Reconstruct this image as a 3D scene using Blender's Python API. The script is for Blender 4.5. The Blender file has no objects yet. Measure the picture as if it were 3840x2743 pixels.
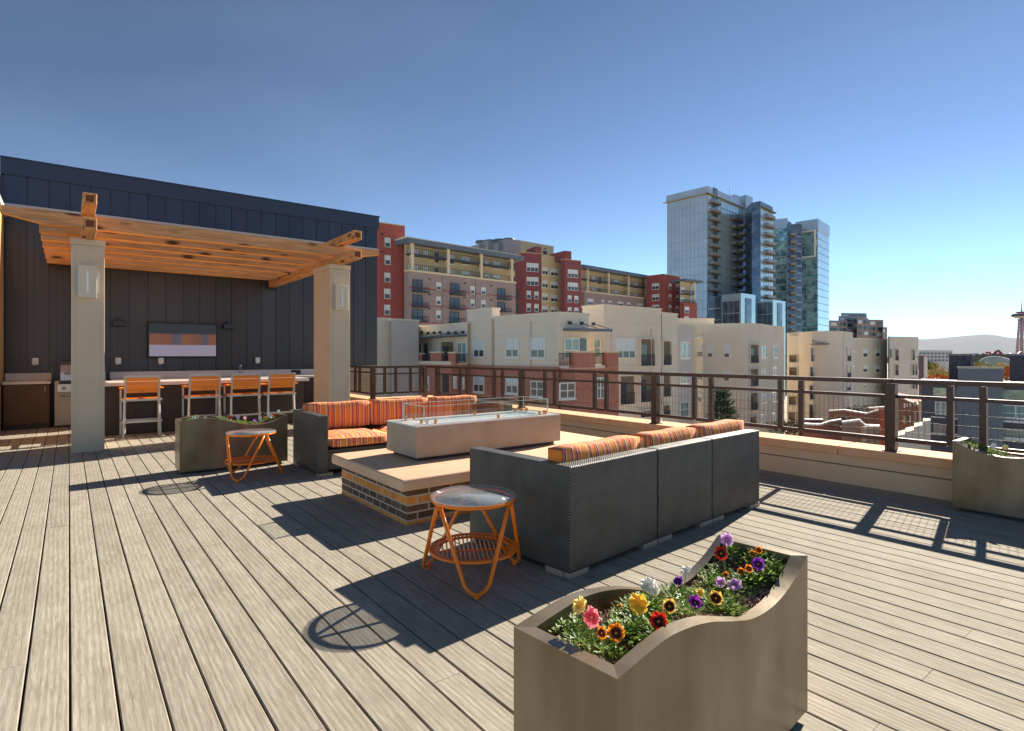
import bpy, bmesh, math, random
from mathutils import Vector, Matrix
R=random.Random(7)
C=bpy.context.scene.collection
S=bpy.context.scene
rad=math.radians
# ------------------------------------------------------------------ camera, sky, sun, exposure
CH=1.34; F0=2133.0; U0=1920.0; V0=1333.0; TH=rad(37.94)
SN,CS=math.sin(TH),math.cos(TH)
cam=bpy.data.cameras.new('camera'); co=bpy.data.objects.new('camera',cam); C.objects.link(co)
co.location=(0,0,CH); co.rotation_euler=(rad(90),0,-TH)
cam.sensor_width=36; cam.lens=F0/3840*36; cam.shift_y=(V0-1371.5)/3840
cam.clip_start=.05; cam.clip_end=60000; S.camera=co
SUN_AZ=11.9; SUN_EL=31.0          # azimuth from +X towards +Y
w=bpy.data.worlds.new('World'); S.world=w; w.use_nodes=True
nt=w.node_tree; nt.nodes.clear()
sky=nt.nodes.new('ShaderNodeTexSky'); sky.sky_type='NISHITA'; sky.sun_disc=False
sky.sun_elevation=rad(SUN_EL); sky.sun_rotation=rad(90-SUN_AZ)
sky.altitude=4500; sky.air_density=1.0; sky.dust_density=.0; sky.ozone_density=2.6
bg=nt.nodes.new('ShaderNodeBackground'); bg.inputs['Strength'].default_value=.066
ow=nt.nodes.new('ShaderNodeOutputWorld')
tint=nt.nodes.new('ShaderNodeMix'); tint.data_type='RGBA'; tint.blend_type='MULTIPLY'; tint.inputs[0].default_value=1; tint.inputs[7].default_value=(.535,.68,.64,1)   # camera white balance towards warm
hs0=nt.nodes.new('ShaderNodeHueSaturation'); hs0.inputs['Saturation'].default_value=.80
nt.links.new(sky.outputs[0],tint.inputs[6]); gm=nt.nodes.new('ShaderNodeGamma'); gm.inputs[1].default_value=1.4; nt.links.new(tint.outputs[2],gm.inputs[0]); nt.links.new(gm.outputs[0],hs0.inputs['Color'])
# thin high veil of cirrus over the whole sky
tcw=nt.nodes.new('ShaderNodeTexCoord'); mpw=nt.nodes.new('ShaderNodeMapping'); mpw.inputs['Scale'].default_value=(1.3,1.0,2.6); mpw.inputs['Rotation'].default_value=(.3,.5,.6); nt.links.new(tcw.outputs['Generated'],mpw.inputs[0])
nzw=nt.nodes.new('ShaderNodeTexNoise'); nzw.inputs['Scale'].default_value=1.5; nzw.inputs['Detail'].default_value=6; nzw.inputs['Roughness'].default_value=.5; nzw.inputs['Distortion'].default_value=.7; nt.links.new(mpw.outputs[0],nzw.inputs['Vector'])
rpw=nt.nodes.new('ShaderNodeValToRGB'); rpw.color_ramp.elements[0].position=.45; rpw.color_ramp.elements[1].position=.85; rpw.color_ramp.elements[0].color=(0,0,0,1); rpw.color_ramp.elements[1].color=(.30,.36,.40,1); nt.links.new(nzw.outputs['Fac'],rpw.inputs[0])
adw=nt.nodes.new('ShaderNodeMix'); adw.data_type='RGBA'; adw.blend_type='ADD'; adw.inputs[0].default_value=1; nt.links.new(hs0.outputs[0],adw.inputs[6]); nt.links.new(rpw.outputs[0],adw.inputs[7]); nt.links.new(adw.outputs[2],bg.inputs[0]); nt.links.new(bg.outputs[0],ow.inputs[0])
sl=bpy.data.lights.new('sun','SUN'); sl.energy=5.0; sl.angle=rad(.5); sl.color=(1,.91,.79)
so=bpy.data.objects.new('sun',sl); C.objects.link(so)
sd=Vector((math.cos(rad(SUN_AZ))*math.cos(rad(SUN_EL)),math.sin(rad(SUN_AZ))*math.cos(rad(SUN_EL)),math.sin(rad(SUN_EL))))
so.rotation_euler=sd.to_track_quat('Z','Y').to_euler(); so.location=(20,4,30)
S.view_settings.view_transform='Standard'; S.view_settings.look='None'
S.view_settings.exposure=1.12; S.view_settings.gamma=1; S.view_settings.use_curve_mapping=False
S.render.engine='CYCLES'
S.render.film_transparent=False
try:
    S.cycles.max_bounces=7; S.cycles.diffuse_bounces=4; S.cycles.glossy_bounces=3
    S.cycles.transparent_max_bounces=10; S.cycles.use_denoising=True
except Exception: pass

# ------------------------------------------------------------------ measuring helpers (photo pixel -> place)
def ray(u):
    k=(u-U0)/F0; return Vector((SN+k*CS, CS-k*SN))
def at(u,d): return ray(u)*d
def zat(v,d): return CH-(v-V0)*d/F0
# ------------------------------------------------------------------ materials
MATS={}
def mat(name,col,rough=.7,metal=0.0,col2=None,ns=6.0,detail=4,stretch=(1,1,1),bump=0.0,bs=None,spec=.5,coords='Object',lo=.3,hi=.7,rnd=0.0,trans=0.0,alpha=1.0,ior=1.45,coat=0.0):
    if name in MATS: return MATS[name]
    m=bpy.data.materials.new(name); m.use_nodes=True; n=m.node_tree.nodes; l=m.node_tree.links
    b=n['Principled BSDF']; MATS[name]=m
    b.inputs['Base Color'].default_value=(*col,1); b.inputs['Roughness'].default_value=rough
    b.inputs['Metallic'].default_value=metal; b.inputs['Specular IOR Level'].default_value=spec
    b.inputs['IOR'].default_value=ior; b.inputs['Coat Weight'].default_value=coat
    if trans: b.inputs['Transmission Weight'].default_value=trans
    if alpha<1: b.inputs['Alpha'].default_value=alpha
    if col2 is not None or bump or rnd:
        tc=n.new('ShaderNodeTexCoord'); mp=n.new('ShaderNodeMapping'); mp.inputs['Scale'].default_value=stretch
        l.new(tc.outputs[coords],mp.inputs[0])
        oi=n.new('ShaderNodeObjectInfo'); 
        if rnd:
            vm=n.new('ShaderNodeVectorMath'); vm.operation='MULTIPLY_ADD'
            cx=n.new('ShaderNodeCombineXYZ'); l.new(oi.outputs['Random'],cx.inputs[0]); l.new(oi.outputs['Random'],cx.inputs[1]); l.new(oi.outputs['Random'],cx.inputs[2])
            l.new(cx.outputs[0],vm.inputs[0]); vm.inputs[1].default_value=(37,91,53); l.new(mp.outputs[0],vm.inputs[2]); vec=vm.outputs[0]
        else: vec=mp.outputs[0]
        no=n.new('ShaderNodeTexNoise'); no.inputs['Scale'].default_value=ns; no.inputs['Detail'].default_value=detail
        l.new(vec,no.inputs['Vector'])
        if col2 is not None:
            r=n.new('ShaderNodeValToRGB'); r.color_ramp.elements[0].position=lo; r.color_ramp.elements[1].position=hi
            r.color_ramp.elements[0].color=(*col,1); r.color_ramp.elements[1].color=(*col2,1)
            l.new(no.outputs['Fac'],r.inputs[0]); src=r.outputs[0]
            if rnd:
                hs=n.new('ShaderNodeHueSaturation'); mr=n.new('ShaderNodeMapRange')
                mr.inputs['To Min'].default_value=1-rnd; mr.inputs['To Max'].default_value=1+rnd
                l.new(oi.outputs['Random'],mr.inputs[0]); l.new(mr.outputs[0],hs.inputs['Value']); l.new(src,hs.inputs['Color']); src=hs.outputs[0]
            l.new(src,b.inputs['Base Color'])
        if bump:
            bn=n.new('ShaderNodeTexNoise'); bn.inputs['Scale'].default_value=bs or ns*3; bn.inputs['Detail'].default_value=6
            l.new(vec,bn.inputs['Vector']); bp=n.new('ShaderNodeBump'); bp.inputs['Strength'].default_value=bump; bp.inputs['Distance'].default_value=.01
            l.new(bn.outputs['Fac'],bp.inputs['Height']); l.new(bp.outputs[0],b.inputs['Normal'])
    return m

# deck boards: embossed grain, weathered blotches, a tint of its own for each board
def deck_material():
    m=bpy.data.materials.new('composite_decking'); m.use_nodes=True; n=m.node_tree.nodes; l=m.node_tree.links; b=n['Principled BSDF']
    tc=n.new('ShaderNodeTexCoord'); oi=n.new('ShaderNodeObjectInfo')
    cx=n.new('ShaderNodeCombineXYZ')
    for i in range(3): l.new(oi.outputs['Random'],cx.inputs[i])
    vm=n.new('ShaderNodeVectorMath'); vm.operation='MULTIPLY_ADD'; vm.inputs[1].default_value=(13,171,29)
    l.new(cx.outputs[0],vm.inputs[0]); l.new(tc.outputs['Object'],vm.inputs[2])
    def noise(scale,st,det,dist=0):
        mp=n.new('ShaderNodeMapping'); mp.inputs['Scale'].default_value=st; l.new(vm.outputs[0],mp.inputs[0])
        t=n.new('ShaderNodeTexNoise'); t.inputs['Scale'].default_value=scale; t.inputs['Detail'].default_value=det; t.inputs['Distortion'].default_value=dist
        l.new(mp.outputs[0],t.inputs['Vector']); return t.outputs['Fac']
    blot=noise(3.2,(2.2,.9,1),3); grain=noise(22,(6,.35,1),5,.6); fine=noise(90,(3,.5,1),3)
    mp=n.new('ShaderNodeMapping'); mp.inputs['Scale'].default_value=(11,.75,1); l.new(vm.outputs[0],mp.inputs[0])
    wv=n.new('ShaderNodeTexWave'); wv.inputs['Scale'].default_value=1.0; wv.inputs['Distortion'].default_value=9; wv.inputs['Detail'].default_value=3; wv.inputs['Detail Scale'].default_value=.6
    l.new(mp.outputs[0],wv.inputs['Vector'])
    def mix(a,bv,fac,typ='MIX'):
        x=n.new('ShaderNodeMix'); x.data_type='RGBA'; x.blend_type=typ
        for s,inp in ((a,6),(bv,7)):
            if isinstance(s,tuple): x.inputs[inp].default_value=(*s,1)
            else: l.new(s,x.inputs[inp])
        if isinstance(fac,float): x.inputs[0].default_value=fac
        else: l.new(fac,x.inputs[0])
        return x.outputs[2]
    def ramp(f,p0,p1,c0=(0,0,0),c1=(1,1,1)):
        r=n.new('ShaderNodeValToRGB'); r.color_ramp.elements[0].position=p0; r.color_ramp.elements[1].position=p1
        r.color_ramp.elements[0].color=(*c0,1); r.color_ramp.elements[1].color=(*c1,1); l.new(f,r.inputs[0]); return r.outputs[0]
    base=ramp(blot,.3,.72,(.340,.300,.228),(.430,.390,.310))
    mm=n.new('ShaderNodeMath'); mm.operation='MULTIPLY'; mm.inputs[1].default_value=.38
    l.new(ramp(grain,.42,.7),mm.inputs[0]); c=mix(base,(.20,.165,.125),mm.outputs[0])
    m2=n.new('ShaderNodeMath'); m2.operation='MULTIPLY'; m2.inputs[1].default_value=.14; l.new(ramp(wv.outputs['Fac'],.35,.9),m2.inputs[0])
    c=mix(c,(.20,.165,.125),m2.outputs[0])
    fs_=noise(1.0,(130,8,1),4,.3); m4=n.new('ShaderNodeMath'); m4.operation='MULTIPLY'; m4.inputs[1].default_value=.36; l.new(ramp(fs_,.42,.66),m4.inputs[0]); c=mix(c,(.17,.14,.11),m4.outputs[0])
    m5=n.new('ShaderNodeMath'); m5.operation='MULTIPLY'; m5.inputs[1].default_value=.38; l.new(ramp(noise(1.0,(95,11,1),3,.5),.56,.7),m5.inputs[0]); c=mix(c,(.50,.46,.39),m5.outputs[0])
    hs=n.new('ShaderNodeHueSaturation'); mr=n.new('ShaderNodeMapRange'); mr.inputs['To Min'].default_value=.93; mr.inputs['To Max'].default_value=1.06
    l.new(oi.outputs['Random'],mr.inputs[0]); l.new(mr.outputs[0],hs.inputs['Value']); l.new(c,hs.inputs['Color']); l.new(hs.outputs[0],b.inputs['Base Color'])
    b.inputs['Roughness'].default_value=.85; b.inputs['Specular IOR Level'].default_value=.15
    ad=n.new('ShaderNodeMath'); ad.operation='ADD'; l.new(grain,ad.inputs[0]); m3=n.new('ShaderNodeMath'); m3.operation='MULTIPLY'; m3.inputs[1].default_value=.6
    l.new(wv.outputs['Fac'],m3.inputs[0]); l.new(m3.outputs[0],ad.inputs[1])
    ad2=n.new('ShaderNodeMath'); ad2.operation='MULTIPLY_ADD'; l.new(blot,ad2.inputs[0]); ad2.inputs[1].default_value=1.2; l.new(ad.outputs[0],ad2.inputs[2])
    bp=n.new('ShaderNodeBump'); bp.inputs['Strength'].default_value=.35; bp.inputs['Distance'].default_value=.003; l.new(ad2.outputs[0],bp.inputs['Height']); l.new(bp.outputs[0],b.inputs['Normal'])
    return m
M_deck=deck_material()

def wicker_material():
    m=bpy.data.materials.new('dark_wicker'); m.use_nodes=True; n=m.node_tree.nodes; l=m.node_tree.links; b=n['Principled BSDF']
    tc=n.new('ShaderNodeTexCoord'); sp=n.new('ShaderNodeSeparateXYZ'); l.new(tc.outputs['Object'],sp.inputs[0])
    ge=n.new('ShaderNodeNewGeometry')
    ad=n.new('ShaderNodeMath'); ad.operation='ADD'; l.new(sp.outputs[0],ad.inputs[0]); l.new(sp.outputs[1],ad.inputs[1])
    ns=n.new('ShaderNodeSeparateXYZ'); l.new(tc.outputs['Normal'],ns.inputs[0]); ab=n.new('ShaderNodeMath'); ab.operation='ABSOLUTE'; l.new(ns.outputs[2],ab.inputs[0])
    gt=n.new('ShaderNodeMath'); gt.operation='GREATER_THAN'; gt.inputs[1].default_value=.6; l.new(ab.outputs[0],gt.inputs[0])
    c1=n.new('ShaderNodeCombineXYZ'); l.new(ad.outputs[0],c1.inputs[0]); l.new(sp.outputs[2],c1.inputs[1])
    c2=n.new('ShaderNodeCombineXYZ'); l.new(sp.outputs[0],c2.inputs[0]); l.new(sp.outputs[1],c2.inputs[1])
    mx=n.new('ShaderNodeMix'); mx.data_type='VECTOR'; l.new(gt.outputs[0],mx.inputs[0]); l.new(c1.outputs[0],mx.inputs[4]); l.new(c2.outputs[0],mx.inputs[5])
    s2=n.new('ShaderNodeSeparateXYZ'); l.new(mx.outputs[1],s2.inputs[0])
    def osc(src,per,ph=0.0):
        q=n.new('ShaderNodeMath'); q.operation='MULTIPLY_ADD'; q.inputs[1].default_value=2*math.pi/per; q.inputs[2].default_value=ph; l.new(src,q.inputs[0])
        r_=n.new('ShaderNodeMath'); r_.operation='SINE'; l.new(q.outputs[0],r_.inputs[0]); return r_.outputs[0]
    pr=n.new('ShaderNodeMath'); pr.operation='MULTIPLY'; wn=n.new('ShaderNodeTexNoise'); wn.inputs['Scale'].default_value=14; l.new(tc.outputs['Object'],wn.inputs['Vector'])
    def jit(src,k):
        q=n.new('ShaderNodeMath'); q.operation='MULTIPLY_ADD'; q.inputs[1].default_value=k; l.new(wn.outputs['Fac'],q.inputs[0]); l.new(src,q.inputs[2]); return q.outputs[0]
    l.new(osc(jit(s2.outputs[0],.012),.021),pr.inputs[0]); l.new(osc(jit(s2.outputs[1],-.010),.017),pr.inputs[1])
    nz=n.new('ShaderNodeTexNoise'); nz.inputs['Scale'].default_value=5; nz.inputs['Detail'].default_value=3; l.new(tc.outputs['Object'],nz.inputs['Vector'])
    ad3=n.new('ShaderNodeMath'); ad3.operation='MULTIPLY_ADD'; ad3.inputs[1].default_value=1.3; l.new(nz.outputs['Fac'],ad3.inputs[0]); l.new(pr.outputs[0],ad3.inputs[2])
    rr_=n.new('ShaderNodeValToRGB'); rr_.color_ramp.elements[0].position=.25; rr_.color_ramp.elements[1].position=1.0; rr_.color_ramp.elements[0].color=(.014,.013,.011,1); rr_.color_ramp.elements[1].color=(.120,.115,.095,1)
    l.new(ad3.outputs[0],rr_.inputs[0]); l.new(rr_.outputs[0],b.inputs['Base Color'])
    bp=n.new('ShaderNodeBump'); bp.inputs['Strength'].default_value=.55; bp.inputs['Distance'].default_value=.003; l.new(pr.outputs[0],bp.inputs['Height']); l.new(bp.outputs[0],b.inputs['Normal'])
    b.inputs['Roughness'].default_value=.42
    return m
M_wick=wicker_material()

def stripe_material():
    m=bpy.data.materials.new('striped_cushion_fabric'); m.use_nodes=True; n=m.node_tree.nodes; l=m.node_tree.links; b=n['Principled BSDF']
    tc=n.new('ShaderNodeTexCoord'); sp=n.new('ShaderNodeSeparateXYZ'); l.new(tc.outputs['Object'],sp.inputs[0])
    a=n.new('ShaderNodeMath'); a.operation='MULTIPLY_ADD'; a.inputs[1].default_value=1/.31; a.inputs[2].default_value=40.13; l.new(sp.outputs[0],a.inputs[0])
    fr=n.new('ShaderNodeMath'); fr.operation='FRACT'; l.new(a.outputs[0],fr.inputs[0])
    r=n.new('ShaderNodeValToRGB'); r.color_ramp.interpolation='CONSTANT'; l.new(fr.outputs[0],r.inputs[0])
    O=(.92,.26,.035); P=(.80,.25,.16); K=(.88,.62,.38); W=(.20,.05,.09); D=(.62,.06,.035); Y=(.85,.36,.06)
    seq=[O,.06,Y,.04,D,.025,K,.04,O,.05,W,.03,P,.05,Y,.03,O,.05,D,.03,P,.035,W,.04,K,.03,O,.05,Y,.04,P,.04,D,.03,K,.03,O,.06,W,.025,P,.045,Y,.03,D,.03,K,.03,O,.05]
    tot=sum(seq[1::2]); pos=0; first=True
    for c,wd in zip(seq[::2],seq[1::2]):
        if first: e=r.color_ramp.elements[0]; first=False
        else: e=r.color_ramp.elements.new(pos) if pos<.999 else None
        if e: e.position=pos; e.color=(*c,1)
        pos+=wd/tot
    last=r.color_ramp.elements[-1]; last.color=(*O,1)
    l.new(r.outputs[0],b.inputs['Base Color']); b.inputs['Roughness'].default_value=.9
    no=n.new('ShaderNodeTexNoise'); no.inputs['Scale'].default_value=9; l.new(tc.outputs['Object'],no.inputs['Vector'])
    bp=n.new('ShaderNodeBump'); bp.inputs['Strength'].default_value=.35; bp.inputs['Distance'].default_value=.02; l.new(no.outputs['Fac'],bp.inputs['Height']); l.new(bp.outputs[0],b.inputs['Normal'])
    return m
M_strip=stripe_material()
def wood_material(name,c1,c2,knot,axis):
    m=bpy.data.materials.new(name); m.use_nodes=True; n=m.node_tree.nodes; l=m.node_tree.links; b=n['Principled BSDF']
    tc=n.new('ShaderNodeTexCoord'); oi=n.new('ShaderNodeObjectInfo'); cx=n.new('ShaderNodeCombineXYZ')
    for i in range(3): l.new(oi.outputs['Random'],cx.inputs[i])
    vm=n.new('ShaderNodeVectorMath'); vm.operation='MULTIPLY_ADD'; vm.inputs[1].default_value=(31,17,23); l.new(cx.outputs[0],vm.inputs[0]); l.new(tc.outputs['Object'],vm.inputs[2])
    st=[9,9,9]; st[axis]=.7
    mp=n.new('ShaderNodeMapping'); mp.inputs['Scale'].default_value=st; l.new(vm.outputs[0],mp.inputs[0])
    no=n.new('ShaderNodeTexNoise'); no.inputs['Scale'].default_value=2.5; no.inputs['Detail'].default_value=6; no.inputs['Distortion'].default_value=1; l.new(mp.outputs[0],no.inputs['Vector'])
    r=n.new('ShaderNodeValToRGB'); r.color_ramp.elements[0].position=.35; r.color_ramp.elements[1].position=.68; r.color_ramp.elements[0].color=(*c1,1); r.color_ramp.elements[1].color=(*c2,1)
    l.new(no.outputs['Fac'],r.inputs[0])
    s2=[6,6,6]; s2[axis]=2.2
    mp2=n.new('ShaderNodeMapping'); mp2.inputs['Scale'].default_value=s2; l.new(vm.outputs[0],mp2.inputs[0])
    vo=n.new('ShaderNodeTexVoronoi'); vo.inputs['Scale'].default_value=1; l.new(mp2.outputs[0],vo.inputs['Vector'])
    r2=n.new('ShaderNodeValToRGB'); r2.color_ramp.elements[0].position=.12; r2.color_ramp.elements[1].position=.30; r2.color_ramp.elements[0].color=(1,1,1,1); r2.color_ramp.elements[1].color=(0,0,0,1)
    l.new(vo.outputs['Distance'],r2.inputs[0])
    mx=n.new('ShaderNodeMix'); mx.data_type='RGBA'; l.new(r2.outputs[0],mx.inputs[0]); l.new(r.outputs[0],mx.inputs[6]); mx.inputs[7].default_value=(*knot,1)
    l.new(mx.outputs[2],b.inputs['Base Color']); b.inputs['Roughness'].default_value=.7
    return m
M_bounce=mat('cedar_painted_bounce',(.95,.40,.06),.7,0,(.88,.34,.05),5)  # brighter orange cedar: warm deck bounce painted onto the rafter undersides
M_woodX=wood_material('rough_cedar_lengthways_x',(.66,.35,.16),(.40,.20,.085),(.07,.022,.01),0)
M_woodY=wood_material('rough_cedar_lengthways_y',(.66,.32,.11),(.40,.17,.05),(.08,.025,.01),1)

M_under=mat('deck_void',(.02,.017,.014),.9)
M_plank=mat('navy_siding',(.052,.050,.056),.33,.5,(.066,.063,.068),3,bump=.05,stretch=(1,1,.2),rnd=.1,lo=.2,hi=.8)
M_fascia=mat('navy_fascia',(.038,.050,.095),.4,.2)
M_band=mat('grey_trim',(.42,.42,.43),.5)
M_pillar=mat('taupe_metal_pillar',(.56,.44,.31),.45,.15,(.60,.48,.35),2,bump=.03)
M_lampbox=mat('lamp_housing',(.62,.54,.42),.5,.0)
M_slot=mat('lamp_slot',(.75,.78,.82),.3)
M_stucco=mat('tan_stucco',(.74,.53,.31),.9,0,(.78,.57,.35),5,bump=.15,bs=120)
M_coping=mat('sandstone_coping',(.80,.41,.19),.85,0,(.84,.49,.27),7,bump=.12,bs=60,rnd=.05)
M_slab=mat('cast_stone_slab',(.70,.42,.24),.85,0,(.76,.50,.32),5,bump=.15,bs=90)
M_rail=mat('bronze_railing',(.075,.042,.03),.42,.3,(.09,.055,.04),9)
M_wire=mat('railing_wire',(.10,.075,.06),.45,.5)
M_conc=mat('weathered_bronze_table',(.33,.275,.20),.5,.1,(.44,.375,.28),3.5,detail=6,bump=.06,bs=40,lo=.3,hi=.75)
M_glass=mat('clear_glass',(.85,.95,.93),.02,0,trans=1.0,ior=1.1)
def thin_glass():
    m=bpy.data.materials.new('thin_glass'); m.use_nodes=True; n=m.node_tree.nodes; l=m.node_tree.links
    o=n['Material Output']; n.remove(n['Principled BSDF'])
    tr=n.new('ShaderNodeBsdfTransparent'); tr.inputs[0].default_value=(.95,.985,.975,1)
    gl=n.new('ShaderNodeBsdfGlossy'); gl.inputs['Roughness'].default_value=.01
    lw=n.new('ShaderNodeLayerWeight'); lw.inputs[0].default_value=.5; pw_=n.new('ShaderNodeMath'); pw_.operation='POWER'; pw_.inputs[1].default_value=4; l.new(lw.outputs['Facing'],pw_.inputs[0])
    fr=n.new('ShaderNodeMath'); fr.operation='MULTIPLY_ADD'; fr.inputs[1].default_value=.5; fr.inputs[2].default_value=.05; l.new(pw_.outputs[0],fr.inputs[0])
    mx=n.new('ShaderNodeMixShader'); l.new(fr.outputs[0],mx.inputs[0]); l.new(tr.outputs[0],mx.inputs[1]); l.new(gl.outputs[0],mx.inputs[2]); l.new(mx.outputs[0],o.inputs[0])
    return m
M_tglass=thin_glass()
M_topglass=mat('table_glass',(.50,.58,.60),.03,0,alpha=.4,spec=.9,coat=.8)
M_ledge=mat('white_glass_ledge',(.72,.74,.72),.12,0)
M_media=mat('fire_glass_chips',(.36,.42,.42),.25,0,(.68,.74,.73),60,lo=.4,hi=.6,bump=.6,bs=90)
M_steel=mat('brushed_steel',(.62,.60,.57),.3,.85)
M_steelk=mat('dark_steel',(.05,.05,.06),.4,.5)
M_brickD=mat('dark_brown_brick',(.13,.065,.036),.8,0,(.20,.105,.06),14,bump=.4,bs=90,rnd=.25)
M_brickO=mat('orange_brick',(.74,.24,.035),.8,0,(.82,.33,.06),14,bump=.4,bs=90,rnd=.12)
M_mortar=mat('mortar',(.66,.50,.34),.95,0,(.56,.43,.30),30,bump=.3)
M_orange=mat('orange_powder_coat',(1.0,.225,.004),.22,0,coat=.3)
M_slat=mat('orange_slats',(.95,.29,.02),.38,0,(.86,.22,.015),8,stretch=(.4,8,8),rnd=.08)
M_alu=mat('silver_aluminium',(.55,.51,.46),.4,.5)
M_bronze=mat('bronze_planter',(.145,.105,.058),.34,.5,(.29,.235,.155),2.6,detail=7,stretch=(1.6,1.6,.7),bump=.05,bs=25,lo=.32,hi=.7)
M_soil=mat('potting_soil',(.05,.03,.02),.95,0,(.16,.10,.07),60,bump=.8,bs=90)
M_mulch=mat('bark_chips',(.26,.13,.09),.9,0,(.66,.48,.38),40,rnd=0)
M_leaf=mat('pansy_leaves',(.10,.20,.03),.5,0,(.34,.44,.10),30,lo=.35,hi=.7)
M_stem=mat('pansy_stems',(.16,.26,.05),.6)
M_white=mat('white_quartz',(.68,.62,.56),.35)
M_cab=mat('dark_cabinet',(.045,.032,.024),.5,0,(.06,.042,.03),4)
M_cabB=mat('brown_cabinet',(.10,.055,.02),.55,0,(.13,.07,.03),3)
M_black=mat('black_plastic',(.012,.012,.014),.35)
M_shoe=mat('aluminium_sofa_foot',(.40,.34,.27),.5,.3)

# ------------------------------------------------------------------ mesh builder (works in world coordinates)
ROOT={}
class MB:
    def __init__(s): s.v=[]; s.f=[]; s.sm=[]
    def add(s,vs,fs,smooth=False):
        o=len(s.v); s.v+= [Vector(p) for p in vs]; s.f+=[tuple(o+i for i in f) for f in fs]; s.sm+=[smooth]*len(fs); return s
    def box(s,x0,y0,z0,x1,y1,z1):
        return s.obox((x0,y0,z0),(x1-x0,0,0),(0,y1-y0,0),(0,0,z1-z0))
    def obox(s,o,a,b,c):
        o,a,b,c=map(Vector,(o,a,b,c))
        vs=[o,o+a,o+a+b,o+b,o+c,o+a+c,o+a+b+c,o+b+c]
        fs=[(0,3,2,1),(4,5,6,7),(0,1,5,4),(1,2,6,5),(2,3,7,6),(3,0,4,7)]
        if a.cross(b).dot(c)<0: fs=[f[::-1] for f in fs]
        return s.add(vs,fs)
    def tube(s,pts,r,n=8,closed=False,taper=None):
        pts=[Vector(p) for p in pts]; N=len(pts); rings=[]; up=None
        for i,p in enumerate(pts):
            if closed: t=(pts[(i+1)%N]-pts[i-1])
            else: t=pts[min(i+1,N-1)]-pts[max(i-1,0)]
            t.normalize()
            if up is None:
                up=Vector((0,0,1)) if abs(t.z)<.9 else Vector((1,0,0))
            a=t.cross(up)
            if a.length<1e-4: a=t.cross(Vector((.3,1,.2)))
            a.normalize(); b=a.cross(t).normalized(); up=b
            rr=r if taper is None else taper[i]
            rings.append([p+(a*math.cos(2*math.pi*k/n)+b*math.sin(2*math.pi*k/n))*rr for k in range(n)])
        vs=[q for rg in rings for q in rg]; fs=[]
        M=N if closed else N-1
        for i in range(M):
            j=(i+1)%N
            for k in range(n): fs.append((i*n+k,i*n+(k+1)%n,j*n+(k+1)%n,j*n+k))
        if not closed: fs+= [tuple(range(n))[::-1],tuple((N-1)*n+k for k in range(n))]
        return s.add(vs,fs,True)
    def bar(s,p,q,w,h):   # rectangular bar between points, w horizontal, h vertical
        p,q=Vector(p),Vector(q); t=(q-p).normalized(); a=t.cross(Vector((0,0,1)))
        if a.length<1e-3: a=Vector((1,0,0))
        a.normalize(); b=a.cross(t).normalized()
        return s.obox(p-a*w/2-b*h/2,a*w,b*h,q-p)
    def prism(s,poly,z0,z1):
        n=len(poly); A=sum(poly[i][0]*poly[(i+1)%n][1]-poly[(i+1)%n][0]*poly[i][1] for i in range(n))
        if A<0: poly=poly[::-1]
        vs=[(p[0],p[1],z0) for p in poly]+[(p[0],p[1],z1) for p in poly]
        fs=[tuple(range(n))[::-1],tuple(range(n,2*n))]+[(i,(i+1)%n,n+(i+1)%n,n+i) for i in range(n)]
        return s.add(vs,fs)
    def mesh(s,name,m,off=None):
        me=bpy.data.meshes.new(name); 
        vs=s.v if off is None else [off@p for p in s.v]
        me.from_pydata([tuple(p) for p in vs],[],s.f); me.polygons.foreach_set('use_smooth',s.sm)
        for mm in (m if isinstance(m,(list,tuple)) else [m]): me.materials.append(mm)
        me.update(); return me
    def build(s,name,m,parent=None,label=None,kind=None,cat=None,group=None,loc=None):
        if parent is not None and parent.name in ROOT:
            rm=ROOT[parent.name]; me=s.mesh(name,m,rm.inverted()); 
        else:
            rm=None
            if loc is not None: me=s.mesh(name,m,Matrix.Translation(-Vector(loc)))
            else: me=s.mesh(name,m)
        o=bpy.data.objects.new(name,me); C.objects.link(o)
        if parent is not None:
            o.parent=parent
            if rm is not None: ROOT[o.name]=rm
        elif loc is not None: o.location=loc
        props(o,label,cat,group,kind); return o
def props(o,label=None,cat=None,group=None,kind=None):
    if label: o['label']=label
    if cat: o['category']=cat
    if group: o['group']=group
    if kind: o['kind']=kind
def thing(name,label,cat,loc=(0,0,0),rz=0,group=None):
    o=bpy.data.objects.new(name,None); C.objects.link(o); o.location=loc; o.rotation_euler=(0,0,rz); o.empty_display_size=.2
    ROOT[o.name]=Matrix.Translation(Vector(loc))@Matrix.Rotation(rz,4,'Z'); props(o,label,cat,group); return o
def inst(name,me,parent=None,loc=(0,0,0),rot=(0,0,0),scale=(1,1,1)):
    o=bpy.data.objects.new(name,me); C.objects.link(o)
    if parent is not None: o.parent=parent
    o.location=loc; o.rotation_euler=rot; o.scale=scale; return o
def bevel(o,wd,seg=2,smooth=True):
    bm=bmesh.new(); bm.from_mesh(o.data); bmesh.ops.bevel(bm,geom=bm.edges[:],offset=wd,segments=seg,profile=.5,affect='EDGES',clamp_overlap=True)
    for f in bm.faces: f.smooth=smooth
    bm.to_mesh(o.data); bm.free(); return o
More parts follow.
